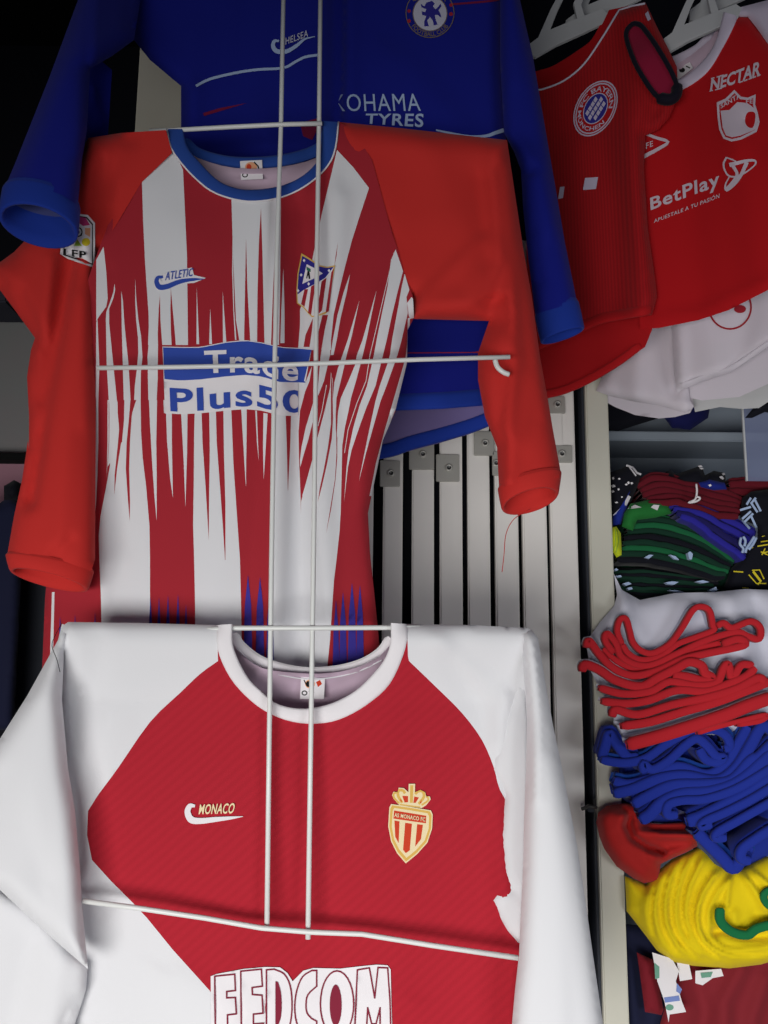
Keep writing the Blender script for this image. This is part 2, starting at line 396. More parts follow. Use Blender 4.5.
# ---------------------------------------------------------------- wire display rack
RY = 1.10; rr_ = .0029
rk = thing('wire_display_rack', 'white wire hanging frame with two uprights and crossbars holding the jerseys', 'rack', W1(295, 935, RY))
tube('upright', rk, [W1(x, y, RY) for x, y in ((284.5, -60), (281, 125), (277, 250), (274, 400), (271.5, 560), (269, 760), (267, 926))], rr_, wire)
tube('upright', rk, [W1(x, y, RY) for x, y in ((321, -60), (319, 125), (317, 250), (315.5, 400), (313.5, 560), (310.5, 760), (308, 939))], rr_, wire)
def bar(pts, Y=RY-.0062, name='crossbar'): return tube(name, rk, [W1(x, y, Y+(p[0] if p else 0)) for x, y, *p in pts], rr_, wire)
bar([(150, 131, .03), (186, 129.5, .010), (230, 127, .0), (281, 124.5), (322, 123.5)], RY-.005)
bar([(97, 368), (180, 367), (277, 365), (316, 363.5), (420, 359.5), (510, 357)])
bar([(200, 630, .010), (232, 628, .006), (269, 628), (312, 628), (391, 627.5, .006), (420, 627, .010)], RY-.004)
bar([(83, 901), (145, 909), (205, 918), (262, 928), (310, 932), (362, 934), (430, 945), (518, 958)])
tube('hook', rk, catmull([W1(495, 360, 1.098), W1(497.5, 367, 1.098), W1(503, 372, 1.098), W1(509, 374.5, 1.10)], 4), .0032, wire)

# ---------------------------------------------------------------- striped jersey (middle)
def yA(x, y): return np.interp(y, [110, 200, 350, 620, 760], [1.118, 1.135, 1.15, 1.195, 1.20])
A = thing('jersey', 'red and white striped long-sleeved football jersey with blue collar, in the middle', 'jersey', W1(250, 400, 1.15))
neckA_out = catmull([(167, 129), (170, 145), (176, 156), (192, 175), (213, 192), (240, 200.5), (262, 201), (285, 196), (307, 185), (326, 168), (335, 150), (338.5, 122)], 4)
bodyA = np.vstack([neckA_out, [(352, 128), (372, 160), (392, 233), (398, 250), (404, 272), (413, 297), (414, 318), (407.5, 330), (407, 363), (395, 412), (383, 440), (368, 513), (370, 553), (375, 600), (379, 640), (381, 720), (40, 720), (45, 600), (60, 400), (88, 280), (94, 262), (108, 225), (136, 186), (160, 155)]])
fA = [([(262, 205), (276, 300), (283, 400), (280, 500), (272, 700)], 14, 22, .010), ([(300, 215), (300, 330), (300, 480), (300, 700)], 16, 16, -.012), ([(340, 200), (330, 340), (322, 480), (330, 700)], 12, 20, .008),
      ([(110, 270), (112, 340), (140, 378), (170, 372)], 6, 14, -.003), ([(150, 190), (210, 260), (230, 420)], 30, 30, .004), ([(105, 500), (101, 600)], 10, 16, .006), ([(370, 510), (350, 400), (380, 300)], 16, 30, .006),
      ([(165, 370), (220, 375), (300, 360)], 6, 8, .003), ([(230, 130), (250, 300)], 20, 30, .003)]
sA = Surf(bodyA, yA, (26, .016), fA, (.003, 1, 3), open_edges=[bodyA[:2]])
NA = len(neckA_out); iu = int(np.argmin(np.hypot(bodyA[:, 0]-413, bodyA[:, 1]-297)))
sA.oe = [bodyA[iu+1:-5], np.array([(338.5, 119), (352, 125)]), np.array([(100, 136), (167, 127)])]
Wh = []
def wp(pts): Wh.append((np.array(pts, float), 1))
def rp(pts): Wh.append((np.array(pts, float), 0))
def q1(P, ox=90, oy=240, s=4.8): return [(ox+a/s, oy+b/s) for a, b in P]
def q3(P): return q1(P, 90, 400)
def q2(P): return q1(P, 240, 240, 4.267)
def q4(P): return q1(P, 240, 400, 4.267)
# upper stripes
wp([(173, 150), (142, 182), (143, 217), (145, 262), (149, 320), (148, 345), (188, 345), (187, 256), (183, 170), (177, 156)])
wp([(230, 190), (231.5, 200), (233, 256), (236, 320), (240, 345), (279, 345), (280, 300), (281, 190)])
wp([(337, 150), (353, 167), (369, 188), (360, 215), (352, 240), (345, 266.6), (339, 291.6), (333.6, 315), (331, 340), (331, 350), (298, 350), (300, 325), (300, 310), (308, 285), (313, 256), (322, 213)])
# sliver stripes at the left
wp(q1([(65, 32), (30, 95), (30, 390), (45, 365), (78, 320), (85, 280), (78, 150)]))
wp(q1([(30, 395), (36, 380), (45, 610), (40, 768), (28, 768)])+[(96, 456), (95, 500)])
wp(q1([(118, 210), (112, 250), (95, 300), (78, 345), (76, 380), (80, 600), (90, 768)])+q3([(92, 20), (93, 80), (92, 200), (85, 320), (110, 280), (125, 300), (145, 250), (140, 150), (134, 20)])+q1([(129, 768), (112, 600), (92, 400), (92, 330), (112, 280), (121, 240)]))
wp(q1([(150, 245), (152, 400), (162, 768)])+q3([(165, 0), (163, 100), (150, 240), (160, 260), (188, 100), (205, 0)])+q1([(195, 768), (185, 600), (165, 400), (158, 290)]))
wp(q1([(217, 185), (217, 300), (222, 390), (230, 470), (232, 540), (225, 620), (215, 700), (212, 768)])+q3([(225, 0), (225, 60), (215, 200), (250, 320), (245, 200), (243, 0)])+q1([(243, 768), (244, 640), (252, 560), (245, 460), (232, 380), (222, 280)]))
# main lower-left white column
wp(q3([(105, 220), (95, 320), (75, 430), (50, 560), (42, 650), (45, 768)])+[(101, 600), (103, 720), (152, 720), (150, 600)]+q3([(288, 768), (285, 600), (270, 420), (253, 280), (245, 150), (243, 0), (222, 0), (190, 100), (160, 200)]))
# red spikes pointing down inside it
rp(q3([(132, 0), (162, 0), (162, 70), (150, 200), (130, 330), (117, 455), (118, 360), (132, 230), (140, 140), (133, 60)]))
rp(q3([(194, 0), (212, 0), (200, 80), (192, 200), (188, 330), (192, 480), (191, 582), (182, 480), (172, 330), (176, 200), (186, 100)]))
# white slivers in the red left stripe
wp(q3([(25, 0), (40, 0), (40, 200), (36, 350), (30, 480), (24, 550), (22, 300)]))
wp(q3([(84, 0), (90, 0), (90, 200), (80, 370), (84, 200)]))
# white continuing between columns (x 148..160) and its spikes
wp(q1([(280, 300), (283, 480), (276, 560), (280, 768)])+q3([(283, 0), (288, 120), (300, 330), (310, 470), (320, 580), (320, 350), (318, 200), (322, 0)])+q1([(325, 768), (325, 600), (330, 300)]))
rp(q1([(336, 262), (330, 330), (325, 450), (328, 560), (326, 640), (320, 768)])+q3([(320, 0), (350, 0)])+q1([(355, 768), (352, 560), (345, 480), (338, 380)]))
wp(q3([(352, 0), (390, 0), (393, 60), (393, 200), (398, 470), (385, 380), (370, 200), (365, 66), (355, 62)]))
rp(q1([(388, 230), (386, 330), (388, 430), (392, 505), (412, 505), (405, 420), (395, 310)]))
# red field under blue band : its up-pointing white spikes
for (tx, ty, b0, b1) in ((512, 225, 511, 524), (577, 328, 572, 586), (637, 245, 638, 655)): wp(q1([(tx, ty), (b0, 500), (b1, 500)]))
wp(q1([(684, 0), (690, 250), (692, 340), (703, 480), (696, 480), (688, 340), (682, 150)]))
# lower: under the print
wp(q3([(437, 60), (468, 60), (466, 250), (458, 515), (450, 300)]))
wp(q3([(503, 40), (535, 40), (540, 200), (555, 420), (570, 675), (572, 430), (575, 250), (572, 40), (604, 40), (608, 200), (625, 430), (640, 640), (648, 768), (650, 768), (650, 500), (643, 250), (640, 35), (678, 35), (688, 300), (703, 520), (720, 768)])+[(241, 600), (243, 720), (196, 720), (195, 600)]+q3([(500, 768), (495, 600), (498, 400), (500, 150)]))
wp(q3([(725, 30), (752, 30), (752, 150), (748, 418), (738, 250)]))
# centre: middle white column above the print with red spikes
rp([(261, 208), (262.5, 256), (264.5, 345), (257, 345), (257.5, 290), (259, 240)]); rp([(246, 238), (247.5, 290), (250.5, 345), (244, 345), (245, 290)])
rp([(277, 215), (277, 300), (273.5, 345), (271, 345), (273, 290)])
wp(q2([(185, 120), (190, 300), (190, 440), (172, 440), (176, 300)]))
# right panels (leaning)
rp([(338, 242), (336.5, 256), (334, 268), (335.6, 256)])
rp([(313, 318), (312, 330), (309.5, 347), (303.5, 347), (305.5, 335)])
rp([(328, 315), (324.7, 330), (321, 352), (318, 375), (315, 385), (315, 350), (318.8, 330), (322.5, 315)])
wp([(324.7, 330), (320.5, 357), (318, 386), (318, 396), (324, 381), (328, 364), (330, 355), (331.5, 330), (331, 338)])
wp([(298, 381), (306, 381), (312, 366), (309.5, 381), (305, 392), (300, 411), (298.7, 430), (298, 430)])
wp([(311, 410), (305.8, 427), (301.5, 447), (300, 460), (300.3, 467), (303, 457), (308.6, 438.6), (313, 421), (313, 403)])
wp([(331, 372), (330, 388), (325, 409), (319.6, 430), (318, 436), (314, 450), (312.6, 458.7), (307, 479), (301, 501.7), (300.5, 560), (302, 620), (302, 720), (322, 720), (330, 640), (334, 580), (336, 564), (339.6, 531), (340.7, 512), (341.5, 480), (342.3, 445), (345, 427), (348.7, 410), (351, 398), (356, 381), (360, 366), (362.8, 355), (367.5, 335), (376.6, 290), (362.5, 340), (356.9, 355), (355, 365), (348.4, 381), (340.8, 398), (338, 412), (337, 430), (336.9, 438), (335.8, 430), (335.7, 415), (336.5, 398), (340.4, 382.5), (343.8, 368), (346.7, 355), (352, 335), (359.4, 300), (347.7, 340), (342.5, 355), (338, 368), (334.3, 382.5), (333, 398), (332.7, 380)])
rp([(331, 385), (331, 424), (328, 447), (323.7, 470), (320, 487), (317.7, 502.5), (322, 486), (327, 464), (331.8, 438.6), (333, 418.6), (332.7, 400), (332.5, 385), (331.5, 370)])
rp([(336.2, 432), (336.5, 453), (335, 479), (330, 510), (326, 534), (331, 510), (335.6, 479), (337.3, 457), (337.3, 438)])
wp([(350, 274), (343.8, 291.6), (337.5, 315), (332.8, 340), (330.5, 355), (333.5, 355), (336.7, 340), (340.6, 318), (346.9, 291.6)])
wp([(395.6, 249.4), (391, 260), (387.5, 287), (381, 318), (376.6, 340), (373.8, 355), (367, 386), (359.4, 406), (353, 428.6), (348.7, 450), (346.6, 467), (344, 501.7), (348, 467), (351.6, 450), (358.8, 428.6), (367, 406), (375.5, 386), (383, 355), (386.7, 340), (392, 315), (397.7, 291.6), (403, 271)])
wp([(404.7, 273.6), (401.6, 287), (398.4, 305.6), (392, 340), (389.9, 355), (387, 365), (379.7, 386), (375.5, 401), (369.5, 428.6), (364.5, 453), (358.8, 481.6), (366, 453), (372.8, 428.6), (380.6, 401), (386.5, 386), (394, 365), (397.5, 355), (401.6, 340), (407.8, 313), (407, 304), (406.5, 297), (409.4, 290)])
wp([(407, 303), (411.5, 297), (414, 300), (414, 318), (410, 319), (408.6, 315)])
wp([(407.8, 318), (407, 345), (405.6, 357), (403.4, 365.5), (384.8, 430), (376, 463), (369.5, 496), (372, 496), (379, 463), (387.5, 430), (396, 408), (406.5, 366), (409, 340), (410, 318)])
for P_ in ([(394, 253), (384, 295), (376.6, 327), (370, 355), (366, 381), (357, 403), (348, 430), (344.5, 453)], [(326.5, 385), (322, 410), (318, 426)], [(312.6, 461), (302.5, 496)]): Wh.append((stroke(P_, .7), 1))
# lavender shadowed valley in the lower middle: white between 274 and 300
wp(q4([(148, 40), (198, 60), (205, 390), (218, 60), (248, 55), (252, 250), (258, 400), (262, 600), (268, 768)])+[(306, 720), (270, 720), (270, 600)]+q4([(130, 768), (135, 600), (140, 300)]))
rp(q4([(195, 60), (218, 60), (214, 200), (204, 392), (200, 200)]))
wp(q4([(8, 30), (25, 30), (26, 370), (15, 200)])); wp(q4([(100, 55), (118, 58), (110, 200), (101, 340), (98, 200)])); wp(q4([(65, 45), (72, 45), (80, 260), (72, 180)]))
# white left edge strip near hem (side seam piping)
wp([(52, 592), (54.5, 592), (53, 660), (50, 720), (48, 720)])
outA = bodyA
backA = np.vstack([[(167, 129), (178, 138)], catmull([(183, 146), (198, 158), (235, 168), (280, 167), (318, 157), (331, 140)], 3), [(338.5, 122)], bodyA[NA:]])
ab = garment('body', A, bodyA, sA, [redp, white, lining], Wh, step=5, back=backA, thick=.022, backmat=2)
# blue flames near the hem
blf = []
for (x, y, w_) in ((150.5, 597, 5), (159, 597, 5), (168, 595, 5), (178, 594, 5), (60, 616, 4), (75, 614, 4), (95, 612, 4), (248, 575, 9), (260, 577, 9), (270, 590, 8), (343, 592, 8), (352, 583, 9), (360, 585, 8), (336, 600, 7), (186, 604, 5)):
    blf.append([(x, y), (x+w_*.35, y+30), (x+w_*.6, 700), (x-w_*.6, 700), (x-w_*.35, y+30)])
for P_ in blf: flat('hem_print', A, sA, [P_], purpb, .0010, step=8)
# collar: band between inner and outer curve
def collar(name, parent, surf, outer, inner, m, piping=None, lift=.0035, n=4, pw=2.0, label=None):
    O = catmull(outer, n); I = catmull(inner, n)
    k = 40
    def res(P):
        L = np.r_[0, np.cumsum(np.hypot(*np.diff(P, axis=0).T))]; t = np.linspace(0, L[-1], k); return np.stack([np.interp(t, L, P[:, 0]), np.interp(t, L, P[:, 1])], 1)
    O = res(O); I = res(I); rows = []; 
    for t, lf in ((-.04, -.002), (0, lift*.6), (.15, lift), (.5, lift*1.15), (.85, lift), (1.0, lift*.6), (1.02, -.004)):
        rows.append(surf(O*(1-t)+I*t, lf))
    V = np.vstack(rows); Fs = [[i*k+j, i*k+j+1, (i+1)*k+j+1, (i+1)*k+j] for i in range(len(rows)-1) for j in range(k-1)]
    c = mk(name, V, Fs, m, parent, label=label)
    if piping is not None:
        tube('piping', c, surf(O, .002), .0011*pw/2, piping, n=6)
    return c
inA = [(182.5, 129), (187, 147), (200, 163), (217, 180), (233, 187.5), (250, 190), (277, 187), (297, 179.5), (313, 167), (320.5, 153), (323, 121)]
collar('collar', A, sA, [tuple(p) for p in neckA_out[::4]], inA, bluec, whitep, pw=2.2)
sAb = Surf(bodyA, lambda x, y: yA(x, y)+.012, (1, 0), (), (0, 1, 0))
mk_b = catmull([(184, 140), (200, 153), (235, 161), (281, 159), (317, 148), (325, 133)], 6)
V, Fs = ribbon(mk_b, yA(mk_b[:, 0], mk_b[:, 1])+.014, 11, .004); mk('back_collar', V, Fs, bluec, A)
tg = decal('neck_tag', A, Surf(bodyA, lambda x, y: yA(x, y)+.0115, (1, 0), (), (0, 1, 0)), [([(240, 161), (262, 160), (263, 179), (241, 180)], 0), (ell(251, 167, 6, 5), 1), (ell(249, 167, 2.5, 3), 2), (ell(245, 175, 3, 2.5), 3), (ell(245, 175, 1.8, 1.4), 0), (stroke([(254, 162), (258, 166), (259, 170)], 1.4), 3)], 0, None, [whitep, peach, orange, blackp], label='white neck tag with a small orange round emblem')
# sleeves
fs1 = [([(0, 274), (30, 330), (36, 360), (33, 430)], 3, 14, -.012), ([(72, 250), (62, 300), (45, 400), (30, 500)], 7, 10, -.018), ([(88, 160), (86, 240), (88, 420)], 10, 10, .006), ([(130, 140), (110, 180), (96, 240)], 10, 10, -.006), ([(70, 540), (55, 555), (60, 560)], 6, 6, -.005), ([(105, 150), (100, 200)], 5, 5, .003), ([(50, 260), (48, 330), (38, 420)], 8, 10, .008), ([(20, 290), (45, 350), (40, 400)], 4, 6, -.008), ([(80, 300), (66, 420), (60, 540)], 12, 14, .006), ([(100, 160), (92, 230)], 5, 8, -.005), ([(125, 150), (112, 200)], 8, 8, .004)]
slL = np.array([(166, 130), (172, 153), (141, 183), (118, 222), (100, 250), (96, 270), (96, 400), (95, 560), (91, 571), (60, 560), (33, 554), (7, 556), (14, 516), (22, 480), (28, 440), (29, 450), (29, 415), (27, 377), (31, 350), (35, 338), (17, 313), (-6, 282), (-8, 268), (14, 252), (40, 225), (70, 180), (88, 138), (120, 133)], float)
ysl = lambda x, y: np.interp(y, [130, 200, 260, 560], [1.1255, 1.140, 1.150, 1.135])
def seam_edges(P, x0, y0, x1, y1, *more):
    """edges of the closed outline except those wholly inside a box (left open at full depth)"""
    P = np.asarray(P, float); bx = [(x0, y0, x1, y1)]+list(more); out = []
    for a, b in zip(P, np.roll(P, -1, 0)):
        if any(all(q[0] <= p[0] <= q[2] and q[1] <= p[1] <= q[3] for p in (a, b)) for q in bx): continue
        out.append(np.array([a, b]))
    return out
ssl = Surf(slL, ysl, (24, .026), fs1, (.002, 1, 5), seam_edges(slL, 0, 550, 100, 580, (95, 129, 175, 255)))
garment('sleeve', A, slL, ssl, [reds], step=5, thick=.03)
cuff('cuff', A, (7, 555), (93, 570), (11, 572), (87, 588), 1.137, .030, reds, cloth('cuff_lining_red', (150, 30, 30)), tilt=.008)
slR = np.array([(339, 122), (400, 128), (470, 136), (507, 140), (511, 167), (523, 247), (532, 297), (540, 357), (548, 400), (553, 430), (560, 468), (559, 478), (530, 480), (499, 488), (497, 447), (485, 417), (478, 380), (478, 353), (489, 321), (450, 320), (414, 319), (412, 297), (403, 272), (396, 248), (390, 225), (369, 188), (354, 167), (339, 151)], float)
fs2 = [([(503, 150), (508, 260), (511, 360), (504, 480)], 10, 18, .012), ([(488, 300), (504, 297), (508, 320)], 3, 12, -.010), ([(488, 322), (508, 260), (500, 170)], 6, 10, -.008), ([(415, 310), (470, 300), (490, 250)], 14, 14, .006), ([(508, 360), (500, 420), (500, 480)], 5, 8, -.008), ([(370, 160), (440, 180), (500, 160)], 24, 30, -.004), ([(395, 240), (372, 186), (345, 156)], 3, 4, -.0025), ([(505, 440), (506, 470)], 5, 7, -.006), ([(520, 440), (535, 380)], 10, 12, .004), ([(420, 140), (460, 230), (470, 300)], 20, 26, .005), ([(482, 180), (490, 260)], 8, 12, -.006), ([(420, 300), (450, 270), (480, 240)], 6, 10, .004), ([(520, 260), (528, 340), (535, 420)], 6, 12, -.004)]
ysr = lambda x, y: np.interp(y, [120, 200, 250, 320, 480], [1.1225, 1.141, 1.147, 1.147, 1.135])
ssr = Surf(slR, ysr, (22, .024), fs2, (.002, 1, 8), seam_edges(slR, 498, 462, 565, 490, (338, 145, 413, 298)))
garment('sleeve', A, slR, ssr, [reds], step=5, thick=.03)
cuff('cuff', A, (498, 488), (561, 473), (502, 507), (558, 495), 1.135, .030, reds, MATS['cuff_lining_red'], tilt=.010)
tube('loose_thread', A, catmull([W1(530, 509, 1.13), W1(514, 519, 1.13), W1(506, 534, 1.13), W1(504, 555, 1.13), W1(502, 572, 1.13)], 4), .0005, reds, n=5)
# league badge on left sleeve
bd = [(72, 213), (88, 215), (95, 223), (95, 268), (68, 259), (60, 254), (64, 213)]
decal('sleeve_badge', A, ssl, [(bd, 0), ([(73, 215), (87, 217), (93, 224), (93, 265), (63, 255), (66, 215)], 1), ([(72, 216.5), (86, 218), (92, 225), (92, 263.5), (64, 254), (67, 216.5)], 0),
   ([(78, 216.5), (86, 218), (90, 225), (83, 226), (79, 223)], 2), ([(85, 228), (90.5, 228), (90, 237), (85, 234)], 3), (ell(86, 242, 4.2, 4), 4), ([(74, 246), (77, 239), (82, 246)], 5), (ell(78, 232, 4.6, 5), 1), (ell(78, 232, 3.4, 3.7), 0), (ell(78, 232, 1.6, 2), 1), ([(75, 228), (78, 229), (76, 231)], 1), ([(80, 235), (82, 232), (82, 236)], 1)],
   .0032, 4, [whitep, blackp, pinkp, peach, yellowp, limep], label='white league badge with coloured shapes and a ball')
text('badge_text', A, ssl, 'LFP', (64, 255.5), (86, 258.5), (64, 248.5), (86, 251.5), blackp, .0055, .02)
# chest prints
swo = lambda c: (stroke(c, 1),)
def swoosh(name, parent, surf, pts, widths, m, mo=None, off=.0018, label=None):
    P = catmull(pts, 5); wv = np.interp(np.linspace(0, 1, len(P)), np.linspace(0, 1, len(widths)), widths)
    if mo is not None:
        return decal(name, parent, surf, [(stroke(P, wv+2.6), 0), (stroke(P, wv), 1)], off, None, [mo, m], label=label)
    return flat(name, parent, surf, [stroke(P, wv)], m, off, label=label)
decal('chest_label', A, sA, [([(162, 282), (163, 274), (192, 267.5), (194, 275), (206, 278), (194, 283), (180, 284), (166, 290), (158, 291), (154, 286), (154, 279), (158, 275)], 0)], .0012, None, [whitep])
swoosh('chest_logo', A, sA, [(163, 277), (158, 277.5), (156.5, 282), (159.5, 287), (167, 286.5), (180, 281.5), (193, 279.5), (204, 279)], [2.5, 3.5, 4.6, 5.4, 5.2, 4.4, 3.0, .5], blueprint)
text('chest_text', A, sA, 'ATLETIC', (165, 280.5), (193, 276.0), (165, 272), (193.5, 268), blueprint, .0026, .01, .2)
# sponsor print
def wv(x): return np.interp(x, [163, 180, 200, 225, 245, 262, 280, 300, 312], [0, .5, .5, -4.5, -6.5, -4, .5, 1.5, 2.5])
def wv2(x): return np.interp(x, [163, 180, 200, 225, 245, 262, 280, 300, 312], [1, 2.5, 1.5, -1.5, -3.2, -1.5, 4, 4.5, 5])
top = [(x, 346.5+wv(x)) for x in np.linspace(162.5, 311, 22)]; mid = [(x, 378+wv2(x)*1.0) for x in np.linspace(307, 164.5, 22)]
bot = [(x, 412+wv2(x)*.9) for x in np.linspace(298, 165, 22)]
plate = top+[(312, 347)]+[(305, 384), (298, 382)]+bot
decal('sponsor_print', A, sA, [(plate, 0), ([(p[0]+.5, p[1]+.8) for p in top]+[(304, 381)]+mid, 1)], .0016, 6, [whitep, blueprint])
text('sponsor_text', A, sA, 'Trade', (205, 373), (298, 378), (204, 350), (299, 355), whitep, .0028, .03, 0, wave=lambda x: wv2(x)*.8)
text('sponsor_text', A, sA, 'Plus50', (170.5, 410), (306, 409), (169.5, 386), (306, 386), blueprint, .0028, .022, 0, wave=lambda x: wv2(x)*.9, xmax=298)
# crest
def q6(P): return [(290+a/11.38, 240+b/11.38) for a, b in P]
cr = q6([(130, 150), (235, 215), (330, 285), (420, 305), (512, 288), (480, 480), (440, 810), (400, 840), (320, 865), (250, 880), (205, 835), (150, 770), (78, 720), (72, 560), (85, 380)])
cr2 = q6([(140, 180), (235, 235), (330, 300), (420, 318), (498, 305), (465, 480), (430, 805), (320, 850), (255, 865), (215, 825), (155, 755), (90, 715), (84, 560), (98, 380)])
lay = [(cr, 0), (cr2, 1)]
for P in ([(165, 560), (205, 560), (165, 760), (125, 730)], [(240, 530), (290, 500), (240, 850), (205, 830)], [(360, 470), (415, 430), (365, 800), (330, 835), (310, 800)], [(470, 370), (500, 310), (440, 810), (405, 830)]): lay.append((q6(P), 2))
lay += [(q6([(140, 180), (235, 235), (330, 300), (420, 318), (498, 305), (400, 430), (320, 480), (160, 565), (84, 620), (90, 500), (98, 380)]), 3), (q6([(190, 275), (280, 320), (375, 380), (290, 430), (140, 500), (165, 380)]), 1), (q6([(185, 300), (235, 330), (235, 365), (190, 345)]), 4), (q6([(200, 350), (222, 360), (232, 440), (215, 445), (205, 400), (195, 440), (183, 435)]), 5)]
for (a, b) in ((160, 233), (127, 397), (212, 500), (92, 577), (444, 348)): lay.append((q6([(a-16, b), (a, b-20), (a+16, b), (a, b+20)]), 1))
decal('crest', A, sA, lay, .0020, 10, [gold, whitep, redp, crestb, greenp, blackp], label='shield crest with blue triangle and red and white bars')

# ---------------------------------------------------------------- maroon and white jersey (front)
def yM(x, y): return np.interp(y, [615, 640, 700, 900, 1100], [1.108, 1.112, 1.135, 1.14, 1.14])
M = thing('jersey', 'maroon-red long-sleeved jersey with white sleeves and white collar, nearest at the bottom', 'jersey', W1(300, 850, 1.14))
neckM = catmull([(217, 625), (218, 650), (230, 677), (247, 697), (267, 712), (290, 721), (313, 723.5), (337, 720), (363, 707), (387, 687), (400, 663), (407, 640), (407, 624)], 4)
bodyM = np.vstack([[(61, 627), (68, 622), (140, 623)], neckM, [(470, 625), (528, 628), (536, 636), (545, 700), (545, 800), (540, 1000), (538, 1100), (60, 1100), (64, 1000), (66, 880), (62, 760), (60, 660)]])
fM = [([(60, 770), (130, 700), (225, 680)], 24, 30, .006), ([(100, 640), (90, 760), (110, 900)], 12, 20, -.004), ([(440, 640), (480, 680), (500, 740)], 10, 16, .005), ([(300, 735), (330, 830), (300, 920)], 26, 26, -.004), ([(180, 980), (230, 1010), (400, 1000)], 16, 30, .003), ([(455, 660), (500, 740), (515, 860)], 18, 14, -.006), ([(505, 700), (500, 800), (508, 900)], 8, 14, .010), ([(75, 690), (80, 860)], 10, 16, -.008), ([(270, 720), (240, 900), (200, 1080)], 40, 60, .005), ([(380, 700), (400, 1000)], 30, 60, .004), ([(330, 930), (350, 1080)], 14, 30, -.003), ([(80, 760), (88, 830), (86, 880)], 6, 8, .004)]
sM = Surf(bodyM, yM, (24, .016), fM, (.003, 1, 11)); sM.oe = [np.vstack([bodyM[-6:], bodyM[:3], [(217, 625)]]), np.vstack([[(407, 624)], bodyM[len(neckM)+3:-6]])]
redzone = np.vstack([neckM, [(408, 656)], catmull([(409, 661), (436, 687), (462, 713), (482, 740), (494, 768), (500, 790), (520, 830), (530, 900)], 3), [(530, 1105), (252, 1105), (240, 1024), (210, 991), (173, 950), (147, 918), (133, 903), (110, 880), (92, 860), (87, 835), (88, 811)], catmull([(98, 795), (118, 768), (150, 722), (180, 693), (200, 674), (218, 661)], 3)])
garment('body', M, bodyM, sM, [white, redm, lining], [(redzone, 1)], step=5, thick=.02, backmat=2,
        back=np.vstack([[(61, 627), (68, 622), (140, 623), (217, 625), (234, 646)], catmull([(240, 654), (262, 668), (297, 673), (330, 673), (358, 667), (380, 656)], 3), [(395, 640), (407, 624)], bodyM[len(neckM)+3:]]))
inM = [(232, 624), (233, 647), (247, 677), (263, 693), (275, 703), (292, 708), (310, 708.5), (333, 703), (357, 690), (377, 670), (387, 655), (391, 640), (391, 623)]
collar('collar', M, sM, [tuple(p) for p in neckM[::4]], inM, whitep, None, lift=.003)
V, Fs = [], []
bc = catmull([(233, 634), (240, 646), (262, 662), (297, 671.5), (330, 671.5), (359, 665), (380, 653), (391, 638)], 6)
V, Fs = ribbon(bc, yM(bc[:, 0], bc[:, 1])+.014, 11, .004); mk('back_collar', V, Fs, whitep, M)
seam = catmull([(236, 648), (262, 668.5), (297, 678), (328, 678), (358, 671.5), (382, 660)], 6)
tube('piping', M, W(seam[:, 0], seam[:, 1], yM(seam[:, 0], seam[:, 1])+.010), .0009, white, n=6)
tg2 = Surf(bodyM, lambda x, y: yM(x, y)+.011, (1, 0), (), (0, 1, 0))
decal('neck_tag', M, tg2, [([(301, 677), (325, 678), (324, 699), (300, 699)], 0), (ell(310, 684, 5, 4.5), 1), (ell(308, 684, 2, 3), 3), ([(316, 682), (320, 680), (322, 684), (318, 687)], 2), (stroke([(304, 680), (307, 686), (314, 688)], 1.2), 3), (ell(304.5, 693, 3, 2.6), 3), (ell(304.5, 693, 1.8, 1.4), 0), (stroke([(309, 691), (311, 696), (314, 692)], 1), 3)], 0, None, [whitep, peach, orange, blackp], label='white neck tag with a small orange and black emblem')
slM = np.array([(62, 624), (58, 640), (27, 696), (-4, 745), (-40, 800), (-40, 900), (0, 890), (30, 918), (60, 945), (88, 969), (82, 905), (80, 868), (75, 811), (68, 768), (62, 700), (64, 650), (70, 626)], float)
fm1 = [([(45, 700), (30, 800), (20, 880)], 26, 26, .006), ([(62, 660), (68, 768), (78, 868), (84, 940)], 6, 6, -.003), ([(0, 780), (40, 880)], 16, 30, -.004)]
s1 = Surf(slM, lambda x, y: np.interp(y, [622, 700, 950], [1.112, 1.098, 1.092]), (20, .022), fm1, (.002, 1, 21))
garment('sleeve', M, slM, s1, [white], step=5, thick=.02)
slM2 = np.array([(-40, 890), (0, 888), (30, 905), (60, 935), (88, 965), (86, 990), (75, 1024), (66, 1100), (-60, 1100)], float)
s2 = Surf(slM2, 1.116, (20, .014), [([(60, 960), (50, 1024), (40, 1080)], 10, 20, .004), ([(30, 940), (10, 1024)], 16, 16, -.004), ([(78, 1000), (66, 1024)], 4, 6, -.006)], (.002, 1, 22))
garment('forearm', M, slM2, s2, [white], step=6, thick=.014)
slR2 = np.array([(520, 630), (532, 630), (538, 638), (545, 680), (553, 725), (562, 768), (577, 845), (586, 905), (593, 955), (603, 1024), (612, 1100), (512, 1100), (512, 1024), (515, 990), (519, 955), (521, 910), (523, 868), (524, 820), (526, 768), (527, 720), (524, 672)], float)
s3 = Surf(slR2, lambda x, y: np.interp(y, [625, 660, 760, 1100], [1.112, 1.104, 1.095, 1.09]), (22, .022), [([(545, 760), (555, 900), (560, 1080)], 16, 30, .005), ([(532, 640), (536, 720), (538, 800)], 4, 8, .004)], (.0015, 1, 25))
garment('sleeve', M, slR2, s3, [white], step=5, thick=.02)
flap = np.array([(490, 768), (505, 795), (500, 835), (502, 865), (503, 881), (497, 890), (492, 901), (500, 918), (508, 931), (518, 943), (532, 943), (532, 760), (528, 690), (522, 660), (512, 690), (498, 735)], float)
s4 = Surf(flap, 1.124, (12, .008), [([(512, 720), (512, 800), (512, 900)], 8, 8, .003), ([(503, 881), (515, 890)], 4, 6, -.004)], (.001, 1, 2))
